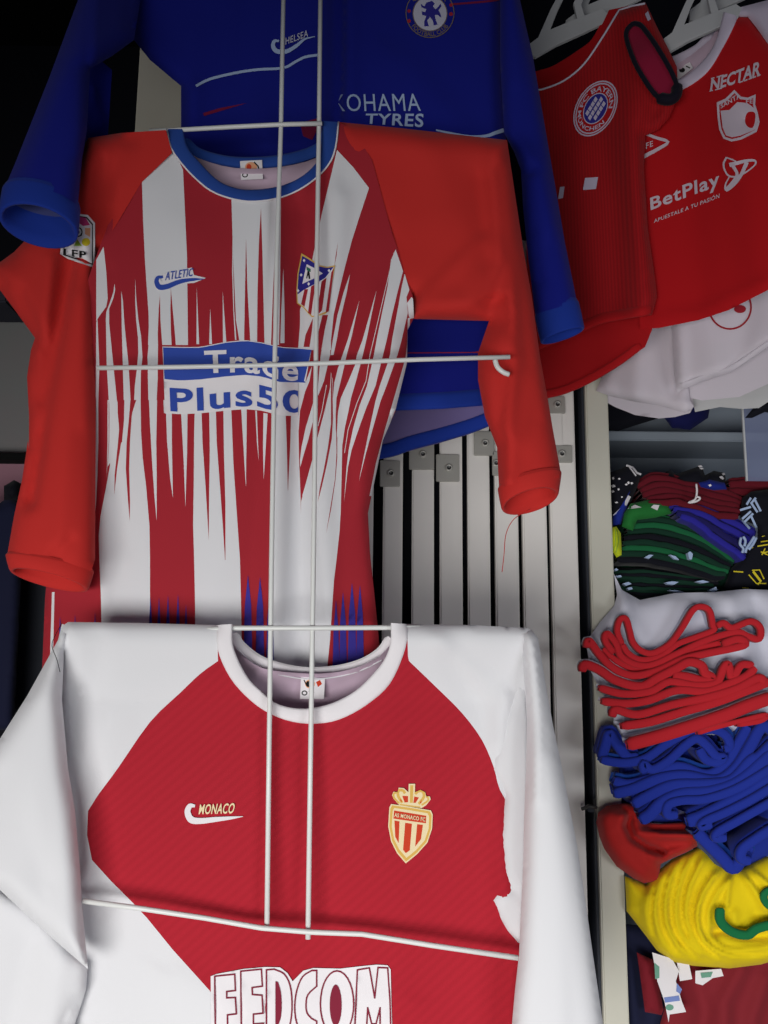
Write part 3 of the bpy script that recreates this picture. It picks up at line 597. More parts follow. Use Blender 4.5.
garment('sleeve_fold', M, flap, s4, [white], step=5, thick=.006)
# monaco prints
swoosh('chest_logo', M, sM, [(195, 806), (190, 806), (187.5, 812), (191, 819.5), (200, 821), (215, 819.5), (230, 818), (243, 816.5)], [2.5, 5, 6, 7, 6, 5, 3.2, .5], whitep)
text('chest_text', M, sM, 'MONACO', (198.5, 814.5), (234, 813.5), (198.5, 804.5), (235, 803), goldl, .0024, .02, .28)
def q7(P): return [(370+a/8.533, 770+b/8.533) for a, b in P]
sh = [(180, 290), (350, 315), (520, 345), (535, 380), (530, 500), (490, 620), (400, 720), (305, 797), (230, 710), (180, 610), (155, 480), (165, 320)]
def shrink(P, k, c=(345, 500)): return [(c[0]+(a-c[0])*k, c[1]+(b-c[1])*k) for a, b in P]
lay = [(q7(sh), 0), (q7(shrink(sh, .95)), 1), (q7(shrink(sh, .84)), 0), (q7(shrink(sh, .80)), 0)]
lay += [(q7([(205, 345), (480, 390), (478, 455), (200, 415)]), 2), (q7([(208, 430), (252, 438), (245, 625), (215, 570)]), 2), (q7([(300, 450), (358, 458), (340, 685), (305, 710), (282, 680)]), 2), (q7([(402, 462), (452, 468), (435, 590), (385, 655)]), 2)]
decal('crest', M, sM, lay, .0018, 8, [goldl, gold, orange], label='gold-edged shield crest with crown and red and white bars')
text('crest_text', M, sM, 'AS MONACO FC', q7([(207, 400)])[0], q7([(470, 440)])[0], q7([(210, 365)])[0], q7([(472, 405)])[0], goldl, .0030, .03)
crn = [(330, 118), (385, 118), (383, 190), (430, 170), (470, 190), (480, 225), (510, 225), (518, 250), (480, 300), (440, 325), (250, 300), (200, 245), (188, 215), (200, 185), (235, 190), (245, 150), (290, 155), (328, 190)]
lay = [(q7(crn), 0), (q7([(275, 220), (325, 222), (325, 275), (295, 278)]), 2), (q7([(378, 225), (418, 235), (390, 280), (370, 280)]), 2), (q7(stroke(catmull([(275, 280), (240, 220), (245, 175), (280, 175), (300, 200)], 3), 24)), 1), (q7(stroke(catmull([(250, 285), (205, 235), (205, 200), (225, 195)], 3), 16)), 1),
       (q7(stroke(catmull([(415, 290), (460, 230), (450, 185), (415, 180), (385, 205)], 3), 24)), 1), (q7(stroke(catmull([(440, 300), (495, 260), (490, 230), (478, 232)], 3), 16)), 1), (q7([(343, 130), (370, 130), (366, 280), (340, 280)]), 1), (q7([(250, 288), (432, 312), (428, 322), (255, 300)]), 1), (q7([(262, 240), (275, 275), (258, 265)]), 2), (q7([(440, 250), (425, 280), (438, 285)]), 2)]
decal('crown', M, sM, lay, .0020, None, [goldl, gold, orange])
# sponsor word plate
def q8(P): return [(200+a/3.0, 768+b/3.0) for a, b in P]
BOT = 806
plt = [(32, 625), (50, 618), (130, 603), (195, 597), (240, 598), (262, 615), (278, 640), (288, 630), (310, 608), (340, 600), (420, 602), (480, 595), (530, 590), (563, 592), (572, 605), (574, 700), (578, BOT+12), (34, BOT+14)]
Fl = [(44, 625), (104, 619), (106, 668), (80, 671), (80, 690), (106, 689), (109, 738), (82, 741), (83, BOT), (46, BOT)]
El = [(122, 610), (184, 604), (187, 655), (156, 659), (157, 680), (186, 682), (189, 736), (160, 739), (160, 768), (190, 766), (190, BOT), (124, BOT)]
Dl = [tuple(p) for p in [(199, 606)]]+[tuple(p) for p in catmull([(222, 604), (252, 618), (270, 652), (276, 705), (272, 760), (258, 795), (232, BOT)], 3)]+[(199, BOT)]
Dc = [(226, 640)]+[tuple(p) for p in catmull([(234, 642), (242, 670), (245, 705), (243, 745), (235, 772)], 3)]+[(226, 774)]
Cl = [(350, 608)]+[tuple(p) for p in catmull([(335, 608), (308, 626), (291, 665), (284, 715), (290, 765), (310, 797), (350, BOT)], 3)]+[(350, 760)]+[tuple(p) for p in catmull([(335, 752), (321, 735), (318, 708), (324, 680), (350, 655)], 3)]
Ol = ell(411, 708, 50, 99, 0, 28); Oc = ell(407, 712, 18, 62, 0, 24)
Ml = [(472, 606), (508, 600), (524, 690), (534, 599), (563, 600), (570, 700), (573, BOT), (540, BOT), (540, 720), (528, 768), (515, 768), (503, 720), (498, BOT), (463, BOT)]
lay = [(q8(plt), 0)]
for L_ in (Fl, El, Dl, Cl, Ol, Ml):
    Q = q8(L_); lay.append((Q, 0))
    C_ = np.vstack([Q, Q[:1]])
decal('sponsor_plate', M, sM, lay, .0016, 7, [whitep])
outl = [densify(L_, 12) for L_ in (Fl, El, Dl, Cl, Ol, Ml)]
lines = []
for L_ in outl:
    P = np.vstack([L_, L_[:1]]); P = np.array(q8(P))
    for a, b in zip(P[:-1], P[1:]):
        d = (b-a)/max(np.hypot(*(b-a)), 1e-6); nn = np.array([-d[1], d[0]])*.75; a2 = a-d*.6; b2 = b+d*.6
        lines.append([a2+nn, b2+nn, b2-nn, a2-nn])
V = []; Fs = []
for i, Q in enumerate(lines): V.append(sM(np.array(Q), .0024)); Fs.append([4*i, 4*i+1, 4*i+2, 4*i+3])
mk('letter_outline', np.vstack(V), Fs, maroonp, M, smooth=False)
for P_ in (q8(Dc), q8(Oc)): flat('letter_counter', M, sM, [P_], maroonp, .0025)
# small hanging thread on sleeve corner
tube('loose_thread', M, catmull([W1(62, 623, 1.09), W1(55, 636, 1.088), W1(52, 646, 1.088), W1(57, 660, 1.085), W1(60, 672, 1.084)], 4), .0004, blackp, n=5)

# ---------------------------------------------------------------- blue jersey (top)
def yC(x, y): return np.interp(y, [-80, 120, 450], [1.25, 1.25, 1.24])
Cj = thing('jersey', 'royal blue long-sleeved jersey hanging highest, behind the striped jersey', 'jersey', W1(340, 200, 1.24))
bodyC = np.array([(120, -90), (134, 40), (150, 60), (181, 86), (181, 140), (186, 300), (190, 410), (300, 412), (380, 411), (440, 409), (492, 405), (500, 300), (506, 200), (506, 130), (502, 60), (500, -90)], float)
fC = [([(342, -80), (340, 60), (337, 200)], 4, 14, -.030), ([(352, -80), (350, 130)], 6, 16, .006), ([(195, 90), (185, 200)], 8, 12, .006), ([(210, 20), (230, 130)], 26, 30, -.006), ([(400, 60), (460, 130)], 16, 30, .005), ([(262, 110), (270, 160)], 14, 14, .005), ([(400, 352), (480, 352)], 2, 3, -.002), ([(340, 300), (480, 330)], 30, 30, .003), ([(500, 60), (505, 130)], 5, 6, -.004)]
for i in range(8): fC.append(([(393+i*13, 396), (386+i*13, 407)], 3, 4, .0022))
sC = Surf(bodyC, yC, (20, .016), fC, (.003, 1, 31)); sC.oe = [bodyC[:7], bodyC[10:]]
backC = np.array([(120, -90), (134, 40), (181, 86), (181, 140), (186, 300), (190, 470), (330, 462), (385, 458), (410, 451), (440, 443), (470, 434), (490, 426), (500, 300), (506, 130), (500, -90)], float)
ylC = lambda x, y: yC(x, y)+.02+.05*np.clip((y-250)/200, 0, 1)
garment('body', Cj, bodyC, sC, [royal, cloth('blue_jersey_lining', (112, 100, 150))], step=6, back=backC, backmat=1, backY=ylC)
hb = catmull([(192, 464), (330, 456), (385, 450), (410, 442), (440, 434), (470, 425), (491, 417)], 5)
V, Fs = ribbon(hb, ylC(hb[:, 0], hb[:, 1])-.006, 14, .008); mk('back_hem', V, Fs, royal2, Cj)
hf = catmull([(192, 404), (300, 404), (380, 403), (440, 401), (490, 397)], 6)
rows = [sC(hf+np.array([0, d]), l) for d, l in ((-9, -.001), (-8.5, .0022), (-4, .003), (4, .003), (7.5, .0022), (8, -.002))]
k = len(hf); mk('hem', np.vstack(rows), [[i*k+j, (i+1)*k+j, (i+1)*k+j+1, i*k+j+1] for i in range(5) for j in range(k-1)], royal2, Cj)
flat('hem_piping', Cj, sC, [stroke(densify([(390, 353), (490, 352)], 8, False), 1.4)], redp, .001)
slC = np.array([(84, -60), (78, 0), (49, 78), (16, 161), (3, 192), (18, 189), (43, 188), (62, 195), (78, 205), (82, 160), (87, 130), (90, 69), (112, 56), (134, 40), (150, -60)], float)
s5 = Surf(slC, lambda x, y: np.interp(y, [-60, 60, 220], [1.20, 1.12, 1.069])+.06*np.clip((x-90)/40, 0, 1), (22, .032), [([(90, -60), (88, 30), (88, 140)], 4, 10, -.010), ([(60, 80), (35, 180)], 16, 16, .004), ([(84, 0), (80, 150)], 8, 6, .006)], (.001, 1, 41), seam_edges(slC, 0, 186, 80, 208))
garment('sleeve', Cj, slC, s5, [royal], step=5, thick=.03)
lo = np.array([(86, 60), (100, 60), (112, 70), (108, 135), (112, 160), (86, 160)], float)
garment('sleeve_lining', Cj, lo, Surf(lo, 1.19, (8, .006), [([(90, 90), (106, 130)], 5, 8, -.01)]), [royal], step=5, thick=.006)
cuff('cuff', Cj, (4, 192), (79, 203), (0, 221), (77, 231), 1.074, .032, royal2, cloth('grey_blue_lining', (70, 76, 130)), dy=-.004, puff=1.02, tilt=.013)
slC2 = np.array([(500, -60), (500, 60), (504, 133), (514, 152), (521, 170), (523, 207), (528, 256), (535, 314), (556, 308), (577, 302), (565, 243), (556, 190), (549, 150), (533, 57), (520, 0), (514, -60)], float)
s6 = Surf(slC2, lambda x, y: np.interp(y, [-60, 300], [1.225, 1.215]), (16, .020), [([(506, 135), (525, 150), (538, 175), (550, 230)], 6, 10, .005), ([(515, 165), (524, 172), (533, 168)], 4, 5, -.010), ([(530, 230), (540, 280)], 6, 10, -.005), ([(512, -40), (516, 80)], 10, 12, .003)], (.001, 1, 44), seam_edges(slC2, 530, 298, 580, 318))
garment('sleeve', Cj, slC2, s6, [royal], step=5, thick=.02)
cuff('cuff', Cj, (535, 315), (578, 302), (541, 342), (584, 329), 1.216, .021, royal2, MATS['grey_blue_lining'])
flat('chest_line', Cj, sC, [stroke(catmull([(196, 86), (210, 79), (235, 73), (258, 69.5), (283, 68), (295, 62), (305, 57), (318, 55)], 3), [2.6]*22)], paleb, .0014)
flat('chest_line', Cj, sC, [stroke(catmull([(436, 130), (450, 133), (470, 136.5), (486, 136), (495, 133), (504, 130)], 3), np.linspace(1.5, 4, 16))], paleb, .0014)
dkr = cloth('dark_red_print', (120, 22, 60))
for P_ in ([(203, 113), (220, 108), (247, 103), (232, 107.5), (204, 116)], [(300, 123), (318, 118), (318, 128), (312, 140), (303, 136)]): flat('red_flash', Cj, sC, [P_], dkr, .0014)
flat('red_flash', Cj, sC, [stroke(catmull([(430, 5), (455, 4), (490, 1), (500, -1)], 3), 2)], MATS['dark_red_print'], .0012)
swoosh('chest_logo', Cj, sC, [(279, 41), (274.5, 41), (273, 46), (276.5, 51), (286, 51.5), (296, 46), (305, 39), (315, 36.5)], [2, 3.2, 4, 4.6, 4.2, 3.4, 2, .5], paleb)
text('chest_text', Cj, sC, 'CHELSEA', (281, 46.5), (308, 36.5), (280, 40), (307, 30), greyp, .0024, .01, .25)
text('sponsor_text', Cj, sC, 'YOKOHAMA', (303, 111.5), (421, 111), (303, 94.5), (419, 93.5), paleb, .0024, 0, 0, xmin=338)
text('sponsor_text', Cj, sC, 'TYRES', (365, 123.5), (423, 127.5), (366, 113.5), (424, 113.5), paleb, .0024, .02, 0)
cc = (430, 13)
lay = [(ell(cc[0], cc[1], 24.5, 25), 0), (ell(cc[0], cc[1], 23.6, 24), 1), (ell(cc[0], cc[1]+.5, 17.5, 18), 0), (ell(cc[0], cc[1]+.5, 16.6, 17), 2)]
lion = [(-4, -12), (2, -14), (5, -11), (3, -8), (6, -5), (9, -8), (11, -11), (12, -8), (9, -4), (11, 0), (12, 4), (8, 1), (5, 1), (6, 6), (8, 11), (4, 12), (3, 7), (0, 3), (-3, 7), (-1, 13), (-6, 13), (-6, 8), (-4, 2), (-8, 1), (-9, -3), (-5, -2), (-4, -5), (-9, -7), (-10, -11), (-6, -8)]
lay += [([(cc[0]+a*.95, cc[1]+1+b*.95) for a, b in lion], 3), (ell(cc[0]-21, cc[1]+8, 2, 2, n=8), 4), (ell(cc[0]+21, cc[1]+1, 2, 2, n=8), 4), (ell(cc[0]-21, cc[1]-2, 1.8, 1.8, n=8), 4), (ell(cc[0]+21, cc[1]-8, 1.8, 1.8, n=8), 4)]
decal('crest', Cj, sC, lay, .0018, 8, [cloth('dull_gold_print', (120, 105, 90)), royal, greyp, crestb, redp], label='round crest with a blue lion on white')
ringtext('crest_text', Cj, sC, 'CHELSEA', cc, 18.3, 18.8, 0, 145, 35, .24, MATS['dull_gold_print'])
ringtext('crest_text', Cj, sC, 'FOOTBALL CLUB', cc, 18.3, 18.8, 0, 215, 325, .24, MATS['dull_gold_print'], flip=True)

# ---------------------------------------------------------------- rail + hangers (top right)
hr = thing('hanging_rail', 'steel clothes rail above the hangers at the top right', 'rail', W1(650, -60, 1.45))
def yB(x): return 1.40*np.exp(-.00074*(np.asarray(x, float)-560))
tube('bar', hr, [W1(x, -46, yB(x)+.03) for x in (500, 600, 700, 900)], .011, steel, n=14)
def hanger(px, py, dpx, lab, yo=0.0):
    Y = float(yB(px))+yo
    t = thing('hanger', lab, 'hanger', W1(px, py, Y), 'white plastic hangers at the top right')
    def ex(name, P, d=.006):
        P = np.array([(px+a*dpx, py+b) for a, b in P]); Yv = yB(P[:, 0])+yo; a = W(P[:, 0], P[:, 1], Yv); b = a.copy(); b[:, 1] += d; n = len(P)
        mk(name, np.vstack([a, b]), [list(range(n))[::-1], [n+i for i in range(n)]]+[[i, (i+1) % n, n+(i+1) % n, n+i] for i in range(n)], plastic, t, smooth=False)
    ex('arm', [(0, 8), (0, -2), (20, -16), (55, -30), (78, -38), (84, -34), (80, -24), (58, -14), (30, -2), (8, 10)])
    ex('strut', [(10, -8), (24, -38), (32, -52), (38, -50), (31, -36), (22, -14)])
    ex('strut', [(52, -28), (48, -44), (56, -60), (62, -58), (56, -42), (60, -30)])
    hk = catmull([W1(px+36*dpx, py-50, Y), W1(px+36*dpx, py-66, Y), W1(px+44*dpx, py-80, Y), W1(px+52*dpx, py-72, Y)], 4)
    tube('hook', t, hk, .0022, steel)
    return t
hanger(528, 47, .95, 'white plastic hanger arm inside the ribbed red jersey neck', .015)
hanger(566, 22, .95, 'white plastic hanger arm just above the red ribbed jersey neck, highest left', .05)
hanger(662, 42, .95, 'white plastic hanger arm between the two red jerseys', .015)
hanger(690, 12, .95, 'white plastic hanger arm topmost at the right, above the white collar', .05)
struct(box('trim_3', None, xat(510, 60, 1.75), 1.38, 1.75, 1.77, zat(600, 330, 1.75), 3.1, darkwall))

# ---------------------------------------------------------------- ribbed red jersey
B = thing('jersey', 'deep red ribbed jersey with round crest and dark-trimmed sleeve, beside the blue sleeve', 'jersey', W1(600, 200, 1.36))
neckB = catmull([(530, 91), (545, 88.5), (565, 80), (584, 64), (602, 38), (619, 10)], 4)
bodyB = np.vstack([neckB, [(632, 5), (645, 2), (650, 12), (657, 27), (668, 48), (677, 67), (678, 97), (669, 118), (658, 130), (645, 136), (644, 170), (648, 230), (655, 278), (657, 297), (652, 315), (625, 318), (599, 324), (575, 334), (548, 345), (528, 350), (526, 200)]])
fB = [([(640, 60), (634, 140), (638, 230), (640, 310)], 18, 16, .014), ([(600, 130), (618, 200), (625, 300)], 14, 18, -.008), ([(575, 150), (590, 300)], 16, 16, .005), ([(655, 110), (645, 128), (650, 150)], 8, 8, -.010), ([(655, 280), (650, 283)], 3, 4, -.006), ([(610, 40), (625, 100)], 12, 20, .005)]
ybf = lambda x, y: yB(x)
sB = Surf(bodyB, ybf, (16, .018), fB, (.003, 1.2, 51)); sB.oe = [bodyB[len(neckB)-1:-6]]
backB = np.vstack([[(526, 75)], catmull([(537, 71), (555, 65), (579, 50), (595, 37), (609, 10)], 3), bodyB[len(neckB):-7], [(652, 330), (645, 347), (622, 363), (590, 382), (565, 393), (549, 398), (528, 400)]])
ylB = lambda x, y: yB(x)+.012+.022*np.clip((y-200)/150, 0, 1)
garment('body', B, bodyB, sB, [deepr, deepr2], step=5, back=backB, backmat=1, backY=ylB)
hb = catmull([(528, 397), (549, 393), (565, 389), (590, 378), (620, 360), (640, 345)], 5)
V, Fs = ribbon(hb, ylB(hb[:, 0], hb[:, 1])-.004, 8, .006); mk('back_hem', V, Fs, deepr2, B)
hp = catmull([(530, 349), (548, 342), (575, 331), (599, 320.5), (625, 315), (651, 311)], 4)
rows = [sB(hp+np.array([0, d]), l) for d, l in ((-6.5, -.001), (-6, .0016), (0, .002), (3.5, .0016), (4, -.003))]
k = len(hp); mk('hem', np.vstack(rows), [[i*k+j, (i+1)*k+j, (i+1)*k+j+1, i*k+j+1] for i in range(4) for j in range(k-1)], deepr2, B)
tube('neck_piping', B, np.vstack([sB(np.vstack([neckB, [(632, 6), (645, 3.5)]]), .0025)]), .0016, greyp, n=6)
bcol = catmull([(526, 78), (537, 74), (555, 68), (579, 53), (595, 40), (609, 14)], 4)
V, Fs = ribbon(bcol, yB(bcol[:, 0])+.018, 7, .003); mk('back_collar', V, Fs, deepr2, B)
# sleeve opening with dark trim
ring = catmull([(631, 25), (626, 36), (635, 63), (650, 88), (660, 98), (672, 99), (677, 90), (673, 75), (659, 50), (645, 30), (638, 24)], 4, closed=True)
Rw = sB(ring, .010)
tube('sleeve_trim', B, np.vstack([Rw, Rw[:1]]), np.r_[[.0036]*16, [.0085]*10, [.0036]*(len(Rw)-25)], navy, n=8)
inner = cdt(ring, [], 6); V = sB(inner[0], .003); mk('sleeve_lining', V, inner[1].tolist(), cloth('purplish_red_lining', (150, 24, 60)), B)
# crest
cc = (595.5, 108.5); rot = 28
lay = [(ell(*cc, 19.5, 30, rot), 0), (ell(*cc, 18.4, 28.5, rot), 1), (ell(*cc, 17.6, 27.5, rot), 0), (ell(*cc, 16.4, 26, rot), 1), (ell(*cc, 11, 16.8, rot), 0), (ell(*cc, 10.2, 15.8, rot), 2)]
E = ell(*cc, 10.2, 15.8, rot)
for i in range(-3, 4):
    for j in range(-4, 5):
        u, v = i*5.4+(j % 2)*2.7, j*4.4
        D = np.array([(u, v-3.2), (u+2.2, v-.6), (u, v+3.2), (u-2.2, v+.6)])+np.array(cc)
        if inside(E, D).all(): lay.append((D, 0))
decal('crest', B, sB, lay, .0018, 8, [cloth('crest_white', (200, 190, 214)), deepr2, crestb], label='round crest with blue and white lozenges')
ringtext('crest_text', B, sB, 'FC BAYERN', cc, 12.0, 18.4, rot, 195, 20, .30, MATS['crest_white'])
ringtext('crest_text', B, sB, 'MÜNCHEN', cc, 12.0, 18.4, rot, 205, 340, .30, MATS['crest_white'], flip=True)
for P_ in ([(585, 178), (598, 177), (596, 189), (583, 190)], [(560, 187), (564.5, 186.5), (563, 198), (558, 199)]): flat('sponsor_mark', B, sB, [P_], MATS['crest_white'])
flat('shoulder_mark', B, sB, [[(645, 14), (648, 11), (651, 19), (648, 21)]], MATS['crest_white'])

# ---------------------------------------------------------------- plain red jersey with white collar
Sf = thing('jersey', 'bright red jersey with white collar and white lettering, at the right edge', 'jersey', W1(710, 200, 1.27))
ySf = lambda x, y: 1.33*np.exp(-.00074*(x-640))+.015
neckS = catmull([(668, 94), (679, 91), (694, 83), (709, 70), (722, 49), (731, 32), (738, 16)], 4)
bodyS = np.vstack([neckS, [(748, 16), (756, 26), (768, 42), (800, 80), (800, 270), (768, 290), (729, 310), (699, 320), (659, 328), (640, 329), (636, 200), (645, 120)]])
fS = [([(680, 110), (690, 200), (700, 300)], 18, 22, -.006), ([(740, 140), (760, 280)], 20, 20, .006), ([(720, 60), (735, 150)], 12, 20, .004), ([(655, 320), (700, 312), (768, 282)], 6, 5, .003), ([(750, 120), (768, 140)], 8, 12, -.005)]
sS = Surf(bodyS, ySf, (16, .014), fS, (.003, 1, 61)); sS.oe = [np.array([(738, 16), (748, 16), (756, 26), (768, 42), (800, 80)])]
garment('body', Sf, bodyS, sS, [cloth('bright_red', (190, 16, 26)), lining], step=6, thick=.02, backmat=1,
        back=np.vstack([[(640, 95), (668, 70)], [(690, 56), (710, 40), (722, 22), (738, 16)], bodyS[len(neckS):]]))
collar('collar', Sf, sS, [tuple(p) for p in neckS[::4]], [(668, 80), (680, 79), (690, 73), (700, 64), (710, 52), (717, 38), (724, 12)], cloth('lilac_white', (216, 205, 226)), None, .003)
bcol = catmull([(664, 64), (680, 58), (700, 47), (712, 33), (718, 22)], 4); V, Fs = ribbon(bcol, ySf(bcol[:, 0], 0)+.016, 11, .004); mk('back_collar', V, Fs, MATS['lilac_white'], Sf)
decal('neck_tag', Sf, Surf(bodyS, lambda x, y: ySf(x, y)+.011, (1, 0), (), (0, 1, 0)), [([(674, 70), (690, 62), (693, 68), (678, 80)], 0), (ell(682, 70, 3, 2.5), 1), (stroke([(686, 66), (690, 68)], 1.3), 1)], 0, None, [whitep, blackp])
slS = np.array([(722, 14), (730, 10), (745, 6), (768, 0), (800, 0), (800, 85), (768, 44), (756, 27), (748, 17), (738, 17)], float)
garment('sleeve', Sf, slS, Surf(slS, lambda x, y: ySf(x, y)-.004, (8, .008)), [MATS['lilac_white']], step=5, thick=.02)
lw = cloth('lettering_white', (214, 200, 214))
v, f = text2d('NECTAR', .03)
def nect(v):
    u = v[:, 0]; q = v[:, 1]; bx = 710+50*u; by = 91-3*u-13*np.power(np.clip(u, 0, None), 1.25)
    return np.stack([bx+1.5*q, by-(12.5+2.5*u)*q], 1)
mk('lettering', sS(nect(v), .002), f, lw, Sf, smooth=False)
# serifs for the lettering
sf = []
for u0, q0, w_ in ((.01, 0, .05), (.12, 0, .05), (.01, 1, .05), (.12, 1, .05), (.19, 0, .05), (.19, 1, .05), (.60, 0, .06), (.70, 0, .05), (.79, 0, .05), (.87, 0, .05), (.96, 0, .05)):
    sf.append(nect(np.array([(u0-.02, q0-.04), (u0+w_, q0-.04), (u0+w_, q0+.05), (u0-.02, q0+.05)])))
flat('lettering_serif', Sf, sS, sf, lw, .002)
def q9(P): return [(620+a/5.12, 40+b/5.12) for a, b in P]
shs = [(495, 320), (540, 300), (585, 255), (620, 290), (655, 295), (695, 278), (692, 330), (705, 370), (715, 420), (700, 470), (660, 490), (620, 510), (570, 520), (530, 505), (508, 460), (500, 400)]
sin_ = [(508, 332), (548, 312), (586, 272), (615, 303), (655, 308), (683, 295), (681, 335), (695, 375), (704, 420), (692, 460), (655, 478), (615, 498), (572, 507), (538, 495), (519, 455), (511, 400)]
red_i = [(520, 350), (560, 355), (600, 320), (640, 300), (690, 340), (710, 370), (708, 440), (680, 470), (640, 480), (610, 495), (570, 500), (540, 485), (525, 430)]
decal('crest', Sf, sS, [(q9(shs), 0), (q9(sin_), 1), (q9([(515, 362), (560, 358), (600, 318), (650, 322), (690, 350), (705, 390), (700, 455), (660, 472), (615, 490), (572, 498), (542, 488), (526, 450)]), 0), (q9(catmull([(660, 368), (690, 372), (692, 410), (680, 448), (655, 445), (640, 420), (645, 385)], 3, True)), 1)], .002, 10, [lw, MATS['bright_red']], label='white shield crest with a red oval')
text('crest_text', Sf, sS, 'SANTA', q9([(515, 352)])[0], q9([(620, 295)])[0], q9([(515, 330)])[0], q9([(612, 268)])[0], lw, .003, .03)
text('crest_text', Sf, sS, 'FE', q9([(645, 325)])[0], q9([(680, 325)])[0], q9([(645, 305)])[0], q9([(680, 300)])[0], lw, .003, .02)
text('sponsor_text', Sf, sS, 'BetPlay', (651, 214), (720, 190), (650, 198), (719, 171), lw, .002, .035)
text('sponsor_tagline', Sf, sS, 'APUESTALE A TU PASIÓN', (654, 223), (720, 197.5), (653, 219), (719.5, 192.5), lw, .002, .01, .2)
lp = [stroke(catmull(q9([(545, 600), (530, 640), (550, 690), (590, 700), (640, 680), (690, 640), (690, 618), (650, 618), (600, 630), (560, 640)]), 4), np.r_[np.linspace(2, 1.4, 20), np.linspace(1.4, 4.4, 17)]), stroke(catmull(q9([(575, 640), (600, 690), (570, 740), (540, 770)]), 4), [3.2]*6+[4]*7), stroke(catmull(q9([(650, 625), (620, 690), (585, 740), (545, 770), (540, 740), (560, 700)]), 4), np.linspace(4, 1, 21)), stroke(catmull(q9([(545, 602), (590, 620), (600, 640)]), 4), 1.4)]
flat('sponsor_emblem', Sf, sS, lp, lw, .0022)
flat('chest_logo', Sf, sS, [stroke(catmull([(646, 134), (657, 138), (668, 142), (658, 149), (641, 158)], 3), [2.6, 2.8, 3, 3, 3, 3, 3, 3, 3.2, 3.4, 3.6, 3.8, 4])], lw, .002)
text('chest_text', Sf, sS, 'FE', (646, 149), (653, 146), (646, 143), (653, 140.5), lw, .002, .01)

# ---------------------------------------------------------------- white shorts under them
Wt = thing('shorts', 'white shorts with a red round emblem hanging below the red jerseys', 'shorts', W1(690, 370, 1.36))
offw = cloth('off_white_cloth', (214, 206, 216), fac=.08)
yW = lambda x, y: 1.435*np.exp(-.0006*(x-640))
leg1 = np.array([(600, 300), (680, 300), (690, 400), (694, 407), (685, 413), (659, 405), (635, 402), (610, 396), (596, 391), (604, 372)], float)
garment('leg', Wt, leg1, Surf(leg1, yW, (14, .014), [([(640, 320), (636, 400)], 8, 14, .008), ([(660, 320), (675, 390)], 8, 10, -.008), ([(606, 380), (614, 395)], 4, 6, .004)]), [offw], step=5, back=np.array([(600, 300), (690, 300), (697, 400), (690, 413), (675, 417), (659, 418.5), (635, 415), (615, 407), (599, 398), (595, 391), (604, 372)]), backY=lambda x, y: yW(x, y)+.02)
leg2 = np.array([(672, 290), (800, 250), (800, 335), (768, 347), (729, 373), (699, 383), (684, 389), (677, 393), (674, 370), (672, 330)], float)
y2 = lambda x, y: yW(x, y)-.025
garment('leg', Wt, leg2, Surf(leg2, y2, (12, .012), [([(700, 300), (715, 370)], 14, 20, .006), ([(680, 330), (682, 385)], 6, 8, .005), ([(750, 300), (740, 360)], 12, 14, -.005)]), [offw], step=5, back=np.array([(672, 300), (800, 270), (800, 375), (768, 384), (739, 397), (702, 400.5), (679, 395.5), (676, 392)]), backY=lambda x, y: y2(x, y)+.03)
hm = catmull([(680, 384), (699, 377), (729, 367), (768, 341), (790, 330)], 4); sw2 = Surf(leg2, y2, (12, .012)); 
tube('hem_stitch', Wt, W(hm[:, 0], hm[:, 1], y2(hm[:, 0], hm[:, 1])-.013), .0007, offw, n=5)
pn = np.array([(690, 385), (800, 360), (800, 395), (768, 402), (759, 408), (742, 409), (720, 407), (695, 412)], float)
garment('rear_panel', Wt, pn, Surf(pn, lambda x, y: yW(x, y)+.02, (6, .004)), [cloth('grey_white_cloth', (190, 190, 192))], step=6, thick=.006)
sw3 = Surf(leg2, y2, (12, .012), [([(700, 300), (715, 370)], 14, 20, .006), ([(680, 330), (682, 385)], 6, 8, .005), ([(750, 300), (740, 360)], 12, 14, -.005)])
rim = ell(730, 307, 21, 22, 0, 40)
flat('round_emblem', Wt, sw3, [stroke(np.vstack([rim, rim[:1]]), 1.8), ell(740, 309, 6, 4)], redp, .0015)

# ---------------------------------------------------------------- folded clothes on the shelves
def crop(ox, oy, s): return lambda P: [(ox+a/s, oy+b/s) for a, b in P]
U = crop(580, 580, 4.085); Tt = crop(580, 700, 4.085); G = crop(600, 450, 4.571)
redhem = cloth('red_hem', (188, 34, 44)); bluef = cloth('folded_blue', (30, 50, 150)); bluef2 = cloth('folded_blue_bright', (28, 76, 170))
def folded(label, cat, group, P, Y, th, mh, mb=None, body_th=None, depth=.12, rec=.010, name='folded_shirt', smooth_n=5):
    Y = Y-.078; th = th*(1.15 if mh.name == 'folded_blue' else 1.12)
    if min(p[0] for p in P) < 617: depth = min(depth, .025)
    c = np.mean(P, 0); t = thing(name, label, cat, W1(c[0], c[1], Y), group)
    rib_obj('hem', t, P, Y, th, .012 if mb is not None else depth, mh, smooth_n=smooth_n)
    if mb is not None: rib_obj('body', t, [(a, b-th*.3) for a, b in P], Y, body_th or th*1.2, depth, mb, recess=rec, smooth_n=smooth_n)
    return t
gR = 'white shirts with red hems folded on the middle shelf'
